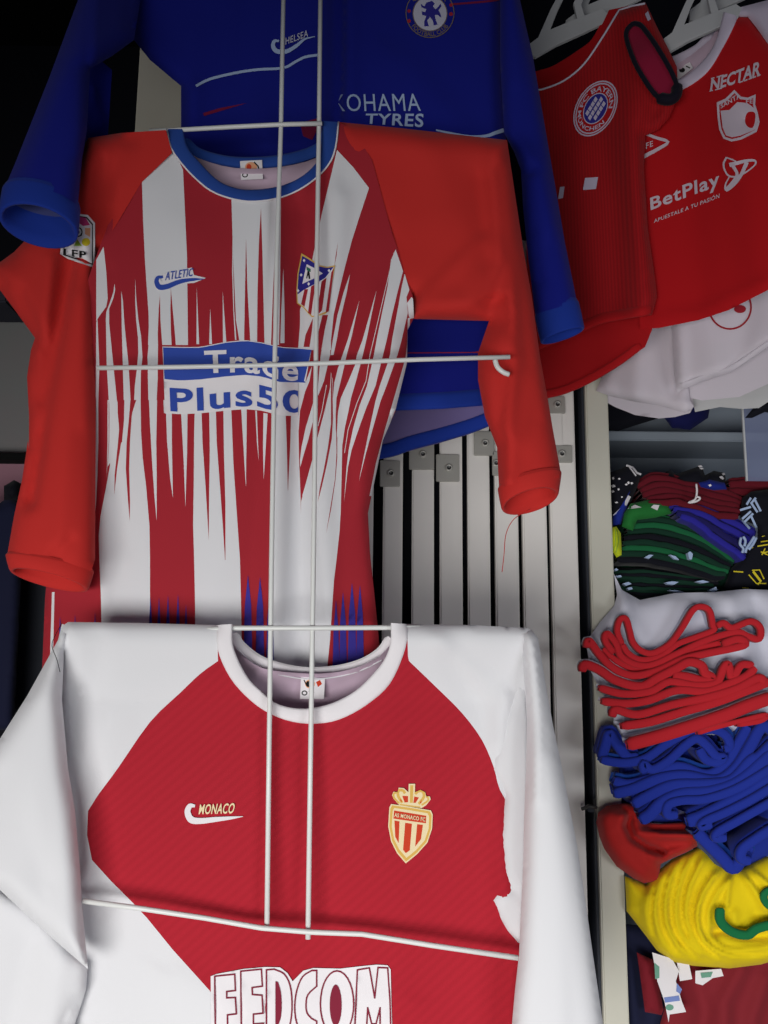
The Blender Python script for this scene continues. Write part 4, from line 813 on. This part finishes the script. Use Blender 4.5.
# white cloth behind/above
wb = thing('folded_shirt', 'white cloth draped over the shelf edge above the red hems', 'shirt', W1(690, 620, 1.52), gR)
wo = np.array([(614, 574), (622, 590), (640, 600), (655, 597), (675, 593), (715, 592), (745, 589), (768, 590), (800, 592), (800, 700), (760, 735), (700, 735), (620, 735), (606, 700), (590, 670), (586, 642), (600, 622), (614, 606), (617, 595)], float)
garment('body', wb, wo, Surf(wo, lambda x, y: 1.468-.0002*(y-600), (16, .016), [([(620, 600), (640, 640), (640, 690)], 10, 12, .008), ([(700, 600), (690, 650)], 10, 14, -.008), ([(730, 600), (750, 690)], 8, 10, .008), ([(755, 600), (768, 680)], 6, 8, -.008), ([(610, 620), (600, 650)], 5, 6, .008), ([(616, 595), (628, 612), (632, 625)], 4, 5, .006)], (.003, 2, 71)), [cloth('soft_white', (214, 214, 228), fac=.08)], step=5, thick=.002)
RB = [
 ('topmost red hem, looped twice, over the white cloth', U([(175, 265), (155, 210), (165, 162), (190, 158), (205, 205), (218, 252), (250, 287), (300, 298), (370, 260), (420, 195), (465, 122), (500, 108), (532, 125), (545, 180), (548, 205), (480, 232), (400, 262), (330, 312), (250, 325), (200, 300), (175, 262)]), 1.490, 5.5),
 ('red hem curling at its right end, second from the top', U([(560, 190), (590, 175), (625, 195), (700, 168), (740, 195), (735, 240), (690, 230), (640, 212), (520, 245), (400, 300), (300, 345), (230, 345), (170, 310), (150, 260), (115, 218), (105, 245), (140, 300)]), 1.487, 6),
 ('red hem running from the post in a long sagging curve', U([(28, 275), (40, 248), (80, 300), (140, 360), (220, 390), (320, 370), (420, 325), (520, 300), (620, 280), (680, 262), (650, 240), (580, 262)]), 1.483, 7),
 ('red hem below the long sagging one, ending in a short curl', U([(95, 280), (150, 330), (230, 365), (330, 350), (450, 290), (560, 262), (640, 230)]), 1.492, 6),
 ('red hem looping up around a pocket of white, centre of the pile', U([(12, 375), (22, 345), (80, 365), (150, 410), (250, 435), (320, 400), (400, 360), (450, 335), (500, 348), (515, 380), (545, 400), (510, 412), (440, 395), (380, 390)]), 1.476, 8),
 ('red hem with a ruffled right end', U([(80, 440), (180, 465), (290, 455), (370, 415), (470, 430), (560, 420), (590, 360), (610, 345), (625, 400), (660, 350), (690, 345), (710, 350)]), 1.474, 7),
 ('red hem fifth from the bottom of the white pile', U([(90, 495), (190, 505), (290, 490), (400, 450), (520, 455), (620, 420), (680, 395), (720, 360)]), 1.472, 7.5),
 ('red hem fourth from the bottom of the white pile', U([(135, 560), (150, 530), (240, 550), (380, 510), (520, 480), (640, 445), (730, 400), (760, 415)]), 1.469, 7.5),
 ('red hem third from the bottom of the white pile', U([(170, 598), (290, 580), (420, 540), (560, 500), (680, 455), (790, 410)]), 1.470, 8),
 ('flat wide red band slanting along the bottom of the white pile', U([(195, 675), (300, 648), (450, 602), (600, 552), (700, 512), (800, 478)]), 1.462, 12),
 ('red hem tucked under the flat wide band at the right', U([(480, 625), (560, 600), (650, 578), (760, 552), (740, 575), (640, 592)]), 1.470, 5)]
for i, (lb_, P, Y, th) in enumerate(RB): folded('folded white shirt, '+lb_, 'shirt', gR, P, Y, th, redhem, MATS['soft_white'], th*.75, rec=.010, depth=.05)
# white peeking between
gB = 'blue shirts folded in a pile under the white ones'
BB = [
 ('at the top left, its blunt end beside the post', Tt([(90, 240), (110, 175), (125, 140), (160, 190), (200, 235), (240, 232)]), 1.490, 9),
 ('uppermost long fold under the wide red band', Tt([(88, 245), (180, 258), (270, 240), (350, 185), (430, 140), (540, 120), (600, 145), (615, 190), (590, 200)]), 1.484, 8),
 ('arching over a dark hollow near the top', Tt([(268, 300), (262, 262), (300, 285), (370, 245), (430, 190), (480, 158), (520, 185), (560, 230), (590, 235), (570, 255), (520, 245), (490, 200)]), 1.478, 8),
 ('steep at the right, rising to the red hems', Tt([(140, 330), (200, 345), (300, 320), (400, 272), (520, 305), (600, 262), (650, 180), (690, 110)]), 1.486, 9),
 ('with its left corner jutting at the height of the dark catch', Tt([(140, 385), (220, 365), (320, 325), (430, 310), (560, 330), (640, 280), (700, 190), (740, 120), (768, 110), (800, 130)]), 1.480, 10),
 ('in the middle, sweeping up to the right edge', Tt([(220, 430), (280, 395), (380, 350), (500, 345), (620, 330), (700, 250), (740, 230), (800, 170)]), 1.475, 10),
 ('hanging low over the red bundle', Tt([(250, 495), (290, 470), (340, 420), (420, 385), (540, 375), (660, 330), (800, 210)]), 1.471, 11),
 ('with a looped end above the red bundle', Tt([(400, 470), (362, 470), (365, 430), (420, 412), (520, 405), (650, 360), (800, 270)]), 1.466, 8),
 ('smooth and slanting, fourth from the bottom', Tt([(440, 500), (500, 480), (600, 430), (700, 380), (800, 310)]), 1.467, 12),
 ('third from the bottom, its end turned under', Tt([(540, 510), (500, 518), (520, 495), (600, 460), (700, 410), (800, 350)]), 1.460, 8),
 ('second from the bottom, its end turned under', Tt([(600, 565), (560, 565), (570, 540), (640, 500), (720, 455), (800, 410)]), 1.456, 8),
 ('lowest, touching the yellow bundle', Tt([(700, 660), (665, 650), (670, 610), (730, 565), (800, 520)]), 1.450, 9),
 ('dark flap reaching down between the red and yellow bundles', Tt([(480, 540), (540, 600), (590, 650), (630, 690), (660, 660), (700, 600)]), 1.468, 11)]
bdark = cloth('folded_blue_shadow', (24, 40, 125))
for i, (lb_, P, Y, th) in enumerate(BB): folded('folded blue shirt '+lb_, 'shirt', gB, P, Y, th, bluef, bluef2 if i in (1, 3, 12) else bluef, th*1.5, rec=.012)
# filling body of blue pile (lowest shirt lying behind)
bb = thing('folded_shirt', 'broad blue shirt lying flat behind the blue folds', 'shirt', W1(700, 790, 1.52), gB)
bo = np.array(Tt([(160, 110), (160, 230), (160, 380), (220, 440), (260, 500), (440, 510), (640, 700), (800, 620), (800, 60), (300, 60)]))
garment('body', bb, bo, Surf(bo, 1.47, (14, .014), [(Tt([(150, 300), (500, 250)]), 8, 10, .008), (Tt([(300, 430), (700, 300)]), 8, 10, .008)], (.004, 2, 5)), [bluef], step=6, thick=.04)
# red bundle
rb = thing('rolled_cloth', 'red cloth rolled up between the post and the yellow bundle', 'cloth', W1(640, 845, 1.46))
redr = cloth('rolled_red', (176, 36, 34))
ro = np.array(Tt([(66, 500), (75, 460), (110, 432), (180, 422), (230, 425), (260, 500), (330, 505), (420, 500), (500, 545), (510, 580), (440, 620), (370, 650), (330, 670), (320, 740), (260, 748), (220, 730), (150, 680), (100, 610), (80, 560)]))
garment('roll', rb, ro, Surf(ro, 1.455, (14, .028), [(Tt([(175, 480), (172, 520), (200, 575), (265, 625), (330, 645), (400, 625), (470, 595)]), 5, 12, .016), (Tt([(190, 470), (225, 470), (245, 525), (300, 548), (400, 542), (470, 550)]), 4, 8, .014), (Tt([(205, 480), (195, 510), (215, 560), (270, 600), (340, 625)]), 3.5, 4, -.030), (Tt([(240, 480), (262, 515), (330, 528), (440, 530)]), 3, 4, -.02), (Tt([(100, 470), (110, 560), (170, 640), (250, 700)]), 12, 12, .010), (Tt([(190, 450), (230, 520), (320, 570), (450, 580)]), 4, 8, -.012), (Tt([(250, 540), (350, 560), (480, 560)]), 6, 8, .008), (Tt([(260, 640), (300, 700)]), 5, 9, -.008)], (.004, 3, 8)), [redr], step=2.5, thick=.008)
# yellow bundle
yb = thing('rolled_cloth', 'bright yellow cloth bundle with a green strap at the lower right', 'cloth', W1(710, 905, 1.46))
yel = cloth('bright_yellow', (236, 208, 14), col2=(224, 190, 10)); grn = cloth('strap_green', (20, 112, 66))
Yq = crop(568, 820, 3.84)
yo = np.array(Yq([(218, 215), (300, 245), (340, 200), (400, 150), (520, 95), (570, 140), (620, 190), (680, 180), (760, 140), (860, 150), (860, 520), (740, 555), (620, 570), (480, 560), (400, 545), (340, 500), (280, 420), (225, 350)]))
arcs = [([(345, 215), (310, 290), (305, 400), (345, 480), (420, 540)], 6, .010), ([(400, 165), (355, 240), (335, 330), (350, 430), (400, 510), (480, 550)], 5, .010), ([(450, 130), (400, 210), (375, 310), (385, 410), (430, 490), (500, 545), (560, 555)], 5, .011), ([(500, 110), (450, 190), (420, 290), (420, 390), (450, 460), (510, 520)], 5, .010), ([(540, 130), (500, 190), (465, 280), (455, 370), (480, 450), (540, 520), (640, 550), (740, 545)], 5, .012), ([(600, 185), (545, 240), (505, 320), (500, 400), (530, 470), (600, 515), (700, 530), (820, 510)], 5, .012), ([(620, 230), (570, 290), (545, 350), (545, 420), (580, 480), (660, 500), (820, 480)], 4, .012), ([(640, 200), (620, 260), (612, 330)], 4, .008), ([(660, 190), (720, 270), (760, 340)], 5, .010), ([(690, 180), (750, 230), (820, 290)], 5, .010)]
yf = []
for P, w_, a_ in arcs:
    Q = catmull(Yq(P), 3); yf.append((Q, w_*.45, w_, a_))
yf = [(q, a, b, c*rng.uniform(.6, 1.25)) for q, a, b, c in yf]
for P in ([(330, 260), (318, 360), (330, 440)], [(380, 230), (358, 330), (372, 430), (420, 500)], [(425, 220), (400, 320), (405, 420), (440, 480)], [(480, 180), (445, 270), (438, 360), (460, 440)], [(540, 210), (490, 300), (480, 390), (510, 470), (570, 520)]): yf.append((catmull(Yq(P), 3), 1.6, 1.2, -.006))
yf += [(catmull(Yq([(560, 430), (600, 420), (680, 445), (800, 440)]), 3), 4, 5, -.016), (Yq([(720, 360), (800, 380)]), 6, 6, -.006), (Yq([(640, 360), (640, 400), (600, 400)]), 5, 5, .006)]
garment('bundle', yb, yo, Surf(yo, 1.47, (26, .030), yf, (.003, 3, 18)), [yel], step=2.6, thick=.03)
P2 = catmull(Yq([(588, 340), (590, 390), (630, 430), (690, 445), (730, 420), (790, 405), (860, 400)]), 5)
V, Fs = ribbon(P2, 1.418, 9.5, .006); mk('strap', V, Fs, grn, yb, label='green fabric strap')
P2 = catmull(Yq([(830, 260), (770, 275), (755, 300), (780, 335), (830, 345)]), 5); V, Fs = ribbon(P2, 1.422, 7, .006); mk('strap', V, Fs, grn, yb)
# bottom garments
Bq = crop(610, 940, 4.861)
ma = cloth('wine_red_cloth', (128, 34, 44)); nv = cloth('dark_navy_cloth', (24, 28, 56))
t = thing('shirt', 'wine-red shirt lying below the yellow bundle at the bottom right', 'shirt', W1(710, 1000, 1.5))
o_ = np.array(Bq([(300, 60), (460, 60), (860, 40), (860, 560), (200, 560), (260, 350)]))
garment('body', t, o_, Surf(o_, 1.50, (14, .014), [(Bq([(640, 150), (560, 300), (560, 520)]), 8, 10, .012), (Bq([(420, 200), (460, 350), (420, 520)]), 8, 10, -.010), (Bq([(760, 200), (700, 380), (690, 520)]), 6, 10, .010)], (.004, 2, 3)), [ma], step=5, thick=.04)
t2 = thing('shirt', 'darker red shirt sleeve hanging left of the white tag', 'shirt', W1(655, 1000, 1.49))
o_ = np.array(Bq([(130, 60), (220, 100), (260, 340), (250, 365), (170, 350), (150, 200)])); garment('body', t2, o_, Surf(o_, 1.485, (8, .012)), [cloth('dark_red_cloth', (120, 24, 38))], step=5, thick=.02)
t3 = thing('shirt', 'navy shirt in the bottom corner beside the cream post', 'shirt', W1(635, 1000, 1.52))
o_ = np.array(Bq([(60, -80), (240, -60), (300, 200), (330, 560), (60, 560)])); garment('body', t3, o_, Surf(o_, 1.52, (10, .012), [(Bq([(100, 100), (130, 400)]), 6, 8, .01)], (.005, 3, 9)), [nv], step=5, thick=.03)
t4 = thing('price_tag', 'white printed swing tag with blue and green marks, bottom right', 'tag', W1(672, 990, 1.47))
o_ = np.array(Bq([(205, 60), (300, 90), (335, 150), (320, 200), (350, 300), (370, 350), (290, 362), (285, 400), (265, 300), (230, 200)])); st4 = Surf(o_, 1.462, (3, .001), (), (0, 1, 0))
garment('card', t4, o_, st4, [whitep], step=8, thick=.001)
flat('print', t4, st4, [Bq([(262, 280), (335, 270), (340, 295), (268, 305)]), Bq([(325, 210), (350, 240), (340, 262), (322, 250)])], cloth('tag_blue', (120, 140, 200)), .0005)
flat('print', t4, st4, [ell(*Bq([(290, 328)])[0], 4, 3), Bq([(215, 110), (240, 130), (240, 185), (220, 190)])], cloth('tag_green', (110, 160, 140)), .0005)
t5 = thing('price_tag', 'small white tag with a dark mark under the yellow bundle', 'tag', W1(685, 972, 1.47))
o_ = np.array(Bq([(325, 110), (385, 120), (400, 190), (340, 200)])); st5 = Surf(o_, 1.468, (3, .001), (), (0, 1, 0)); garment('card', t5, o_, st5, [whitep], step=8, thick=.001)
t6 = thing('price_tag', 'crumpled white tag with green print under the yellow bundle, rightmost', 'tag', W1(709, 975, 1.47))
o_ = np.array(Bq([(415, 150), (540, 140), (552, 175), (500, 185), (450, 220), (415, 210)])); st6 = Surf(o_, 1.462, (3, .001), (), (0, 1, 0)); garment('card', t6, o_, st6, [whitep], step=8, thick=.001)
flat('print', t6, st6, [Bq([(440, 160), (500, 155), (490, 180), (445, 185)])], MATS['tag_green'], .0005)

# upper dark pile
dg = cloth('dark_green', (10, 52, 38)); dg2 = cloth('mid_green', (22, 96, 58)); mar = cloth('pile_maroon', (100, 14, 32)); vio = cloth('violet_blue', (44, 40, 150)); bk = cloth('near_black_cloth', (10, 12, 26)); lg = cloth('leaf_green', (34, 112, 50)); hv = cloth('acid_yellow', (206, 220, 40))
def lerp_curves(a, b, n):
    a = catmull(a, 4); b = catmull(b, 4); m = max(len(a), len(b))
    def res(P):
        L = np.r_[0, np.cumsum(np.hypot(*np.diff(P, axis=0).T))]; t = np.linspace(0, L[-1], 14); return np.stack([np.interp(t, L, P[:, 0]), np.interp(t, L, P[:, 1])], 1)
    a = res(a); b = res(b)
    return [a+(b-a)*(i/(n-1))+rng.normal(0, .35, a.shape)+np.array([rng.normal(0, 1.6), 0]) for i in range(n)]
def pile(n, a, b, Y0, Y1, th, mats, name, labf, cat, group, depth=.12):
    for i, P in enumerate(lerp_curves(G(a), G(b), n)):
        t = thing(name, labf(i, n), cat, W1(P[:, 0].mean(), P[:, 1].mean(), Y0), group)
        V, Fs = ribbon(catmull(P, 2), Y0+(Y1-Y0)*i/(n-1)+rng.normal(0, .002), th*1.05, depth); mk('hem', V, Fs, mats[i % len(mats)], t)
        V, Fs = ribbon(catmull(P, 2)+np.array([0, -th*.3]), Y0+(Y1-Y0)*i/(n-1), th*1.35, depth, recess=.009); mk('body', V, Fs, mats[(i+1) % len(mats)], t)
ordn = ['topmost', 'second', 'third', 'fourth', 'fifth', 'sixth', 'seventh', 'eighth', 'ninth', 'tenth', 'eleventh']
def lab(what): return lambda i, n: '%s, %s' % (what, (ordn[i]+' from the top' if i else 'topmost') if i < n-1 else 'lowest')
def backing(lb_, P, Y, m, cat='shirt', group=None, name='folded_shirt', folds=(), bulge=(8, .016), sd=1, th=.05, step=4):
    o_ = np.array(G(P)); c = o_.mean(0); t = thing(name, lb_, cat, W1(c[0], c[1], Y), group); s = Surf(o_, Y, bulge, folds, (.006, 4, sd)); garment('body', t, o_, s, [m], step=step, thick=th); return t, s
backing('dark green shirts lying flat behind the two green stacks', [(60, 340), (200, 290), (420, 340), (610, 440), (640, 560), (560, 660), (300, 690), (80, 640), (50, 480)], 1.56, dg, sd=4)
pile(8, [(60, 560), (200, 555), (360, 575), (540, 600)], [(110, 655), (200, 662), (330, 665), (500, 655)], 1.515, 1.505, 3.6, [dg, bk, dg], 'folded_shirt', lab('thin dark green folded shirt in the flat lower stack'), 'shirt', 'dark green shirts in the flat lower stack')
pile(8, [(130, 330), (250, 315), (400, 350), (520, 415), (615, 500)], [(80, 500), (220, 505), (380, 540), (520, 580), (570, 578)], 1.525, 1.498, 5.6, [dg, dg2, dg, bk], 'folded_shirt', lab('green folded shirt in the sloping stack above the flat one'), 'shirt', 'green shirts in the sloping stack')
t, s = backing('leaf green folded shirt with a white stripe, left of the violet one', [(100, 350), (110, 290), (140, 245), (220, 228), (310, 245), (330, 290), (250, 310), (170, 320), (150, 370)], 1.515, lg, sd=6)
flat('stripe', t, s, [G([(125, 268), (160, 250), (190, 262), (150, 268)]), G([(232, 262), (245, 250), (272, 252), (262, 276)])], whitep, .002)
backing('dark maroon shirt lying behind the maroon folds', [(170, 200), (200, 130), (300, 115), (560, 180), (860, 150), (860, 260), (640, 300), (450, 300), (230, 245)], 1.56, mar, sd=7)
pile(5, [(175, 175), (260, 128), (400, 155), (560, 185), (650, 225)], [(230, 245), (360, 240), (450, 262), (540, 295), (640, 300)], 1.530, 1.510, 6.5, [mar], 'folded_shirt', lab('maroon folded shirt on the dark pile'), 'shirt', 'maroon shirts on the dark pile')
t = thing('drawstring', 'white drawstring dangling over the maroon folded shirts', 'cord', W1(695, 495, 1.5))
tube('cord', t, catmull([W1(*G([p])[0], 1.494) for p in ((440, 155), (443, 190), (435, 225), (405, 240), (440, 235), (458, 220), (440, 212))], 4), .0017, whitep, n=6)
pile(2, [(580, 160), (660, 150), (760, 155), (860, 150)], [(590, 190), (680, 190), (760, 200), (860, 200)], 1.535, 1.53, 7, [mar], 'folded_shirt', lab('maroon folded shirt at the far right of the shelf'), 'shirt', 'maroon shirts far right')
backing('violet blue shirt lying between the maroon and green folds', [(320, 250), (470, 250), (600, 300), (715, 370), (700, 440), (640, 510), (600, 450), (500, 380), (400, 320)], 1.535, vio, sd=9)
pile(4, [(330, 255), (470, 262), (600, 320), (710, 375), (700, 400)], [(360, 300), (430, 330), (520, 400), (620, 470), (650, 500)], 1.510, 1.498, 6, [vio, vio, cloth('deep_violet', (30, 26, 90))], 'folded_shirt', lab('violet blue folded shirt beside the green stack'), 'shirt', 'violet blue shirts')
t = thing('shoelace', 'pair of white cords lying on the violet blue shirts', 'cord', W1(747, 545, 1.49))
for P in ([(645, 400), (640, 430), (655, 450), (650, 470)], [(705, 395), (690, 420), (670, 450), (665, 470)], [(655, 395), (665, 415), (660, 440)], [(715, 400), (700, 430), (680, 455)]): tube('cord', t, catmull([W1(*G([p])[0], 1.482) for p in P], 4), .0022, paleb, n=6)
# navy items
def speckle(t, s, pts, m=whitep, sz=1.2, nm='mark'):
    flat(nm, t, s, [[(x-w_, y-h_*.4), (x+w_*.3, y-h_), (x+w_, y+h_*.2), (x-w_*.2, y+h_)] for (x, y), w_, h_ in [(q, sz*rng.uniform(.7, 1.6), sz*rng.uniform(.5, 1.0)) for q in G(pts)]], m, .003)
t, s = backing('near-black shirt bunched on top of the dark pile', [(280, 150), (300, 100), (320, 90), (350, 110), (400, 92), (450, 75), (468, 85), (480, 115), (520, 95), (570, 105), (575, 135), (560, 180), (400, 175)], 1.55, bk, sd=12)
speckle(t, s, [(458, 75), (465, 85), (565, 110), (560, 130), (555, 125), (505, 160)], sz=1.8)
t, s = backing('navy and white shirt bunched against the cream post', [(50, 100), (100, 85), (125, 66), (150, 75), (190, 110), (170, 170), (140, 240), (70, 310), (45, 320), (45, 100)], 1.53, bk, sd=13)
flat('stripe', t, s, [stroke(G([(120, 70), (150, 80), (170, 105), (188, 112)]), 2.0), stroke(G([(130, 72), (148, 95), (165, 118)]), 1.5), stroke(G([(135, 210), (110, 260), (65, 302)]), 3.4)], whitep, .003)
speckle(t, s, [(60, 130), (88, 132), (130, 150), (145, 152), (60, 165), (85, 180), (58, 190), (120, 158), (100, 215), (75, 240)], sz=1.6)
t, s = backing('small bright blue shirt corner tucked between black and maroon folds', [(450, 150), (500, 135), (570, 150), (580, 180), (520, 185), (460, 170)], 1.53, cloth('bright_navy', (26, 40, 130)), sd=14)
speckle(t, s, [(503, 162)], sz=2)
t, s = backing('blue shirt edge under the navy and white one', [(55, 300), (130, 170), (150, 170), (130, 240), (110, 300), (95, 340), (60, 345)], 1.525, bluef, sd=15)
t, s = backing('navy shirt with white bars at the right edge of the shelf', [(650, 220), (690, 190), (760, 180), (860, 180), (860, 400), (720, 400), (720, 350), (640, 310)], 1.52, bk, sd=16)
flat('bars', t, s, [stroke(G(P), 2.2) for P in ([(690, 218), (670, 250)], [(705, 222), (735, 280)], [(690, 240), (720, 285)], [(640, 275), (690, 260)], [(650, 315), (690, 280)], [(650, 320), (685, 360)], [(690, 300), (715, 355)], [(700, 290), (660, 330)], [(712, 218), (690, 245)])], paleb, .003)
t, s = backing('black shirt with yellow markings at the right edge, below the navy bars', [(640, 500), (700, 400), (860, 380), (860, 700), (600, 700), (560, 640), (600, 540)], 1.525, bk, sd=17)
flat('marks', t, s, [stroke(G(P), 1.2) for P in ([(740, 395), (768, 385)], [(735, 420), (768, 415)], [(720, 440), (768, 432)], [(745, 470), (768, 465)], [(735, 465), (768, 480)], [(700, 410), (715, 405)], [(695, 550), (730, 548), (750, 590)], [(680, 570), (715, 610), (760, 610)], [(610, 555), (655, 558)], [(650, 630), (680, 632)], [(740, 480), (755, 450)], [(690, 440), (700, 448)])]+[stroke(G([(700, 555), (735, 600), (720, 615)]), 2.4)], yellowp, .003)
t, s = backing('acid yellow cloth end poking out beside the cream post', [(45, 355), (75, 350), (95, 380), (98, 440), (100, 480), (75, 492), (62, 470), (50, 480), (40, 400)], 1.50, hv, sd=18)
flat('crease_shade', t, s, [stroke(G([(80, 365), (85, 420), (72, 470)]), .8), stroke(G([(70, 360), (72, 430), (62, 460)]), .7)], limep, .002)  # crease shade put into the colour as darker lime lines
gs = thing('folded_shirt', 'white marks printed on a dark green shirt front of the sloping stack', 'shirt', W1(690, 555, 1.49))
mk_s = Surf(np.array([(600, 500), (760, 500), (760, 610), (600, 610)], float), 1.492, (1, 0), (), (0, 1, 0))
bpy.data.objects.remove(gs)
tg_ = thing('care_labels', 'small white fabric labels sticking out of the green stacks', 'labels', W1(660, 570, 1.49))
for P in ([(205, 490), (225, 478), (245, 480), (225, 496)], [(318, 478), (345, 485), (362, 502), (340, 498)], [(402, 470), (412, 463), (425, 475), (420, 500), (408, 498)], [(300, 605), (330, 600), (360, 603), (340, 615), (310, 612)], [(315, 640), (350, 640), (395, 652), (370, 655)], [(440, 600), (470, 595), (500, 603), (470, 608)], [(105, 610), (130, 603), (145, 612), (120, 620)], [(500, 640), (530, 625), (538, 640), (515, 655)], [(65, 545), (75, 540), (85, 548), (72, 552)], [(70, 575), (95, 572), (100, 580), (80, 582)], [(125, 630), (145, 626), (150, 636), (130, 640)]):
    Q = np.array(G(P)); a = W(Q[:, 0], Q[:, 1], 1.4925); b = a+np.array([0, .012, 0]); n = len(Q)
    mk('label', np.vstack([a, b]), [list(range(n))[::-1], [n+i for i in range(n)]]+[[i, (i+1) % n, n+(i+1) % n, n+i] for i in range(n)], paleb, tg_, smooth=False)
# clothes on the upper shelf
def bg_heap(lb_, P, Y, m, sd=1): 
    o_ = np.array(P, float); c = o_.mean(0); t = thing('folded_shirt', lb_, 'shirt', W1(c[0], c[1], Y)); s = Surf(o_, Y, (8, .018), (), (.008, 3, sd)); garment('body', t, o_, s, [m], step=5, thick=.04); return t
bg_heap('black cloth heap on the upper shelf just right of the post', [(600, 395), (700, 395), (680, 412), (640, 424), (618, 431), (600, 430)], 1.70, bk, 3)
bg_heap('dark blue cloth heap on the upper shelf under the white shorts', [(660, 400), (712, 398), (708, 418), (690, 430), (672, 428), (662, 415)], 1.69, cloth('midnight_blue', (22, 26, 84)), 4)
bg_heap('dark garment with a loop at the right edge above the plastic sleeve', [(745, 418), (760, 400), (800, 395), (800, 420), (765, 412), (752, 418)], 1.47, bk, 5)
# high-visibility strip seen through the gap
bg_heap('strip of acid yellow and green cloth seen in the gap beside the cream post', [(573, 515), (590, 513), (590, 560), (575, 562)], 1.60, hv, 6)
# left side dark clothes
bg_heap('dark navy clothes piled at the left edge below the pink board', [(-60, 500), (0, 503), (8, 497), (16, 500), (22, 505), (22, 560), (14, 730), (-60, 730)], 1.62, nv, 7)
bg_heap('black bag strap shape on the clothes at the left edge', [(4, 486), (14, 480), (22, 484), (18, 500), (4, 500)], 1.58, bk, 8)
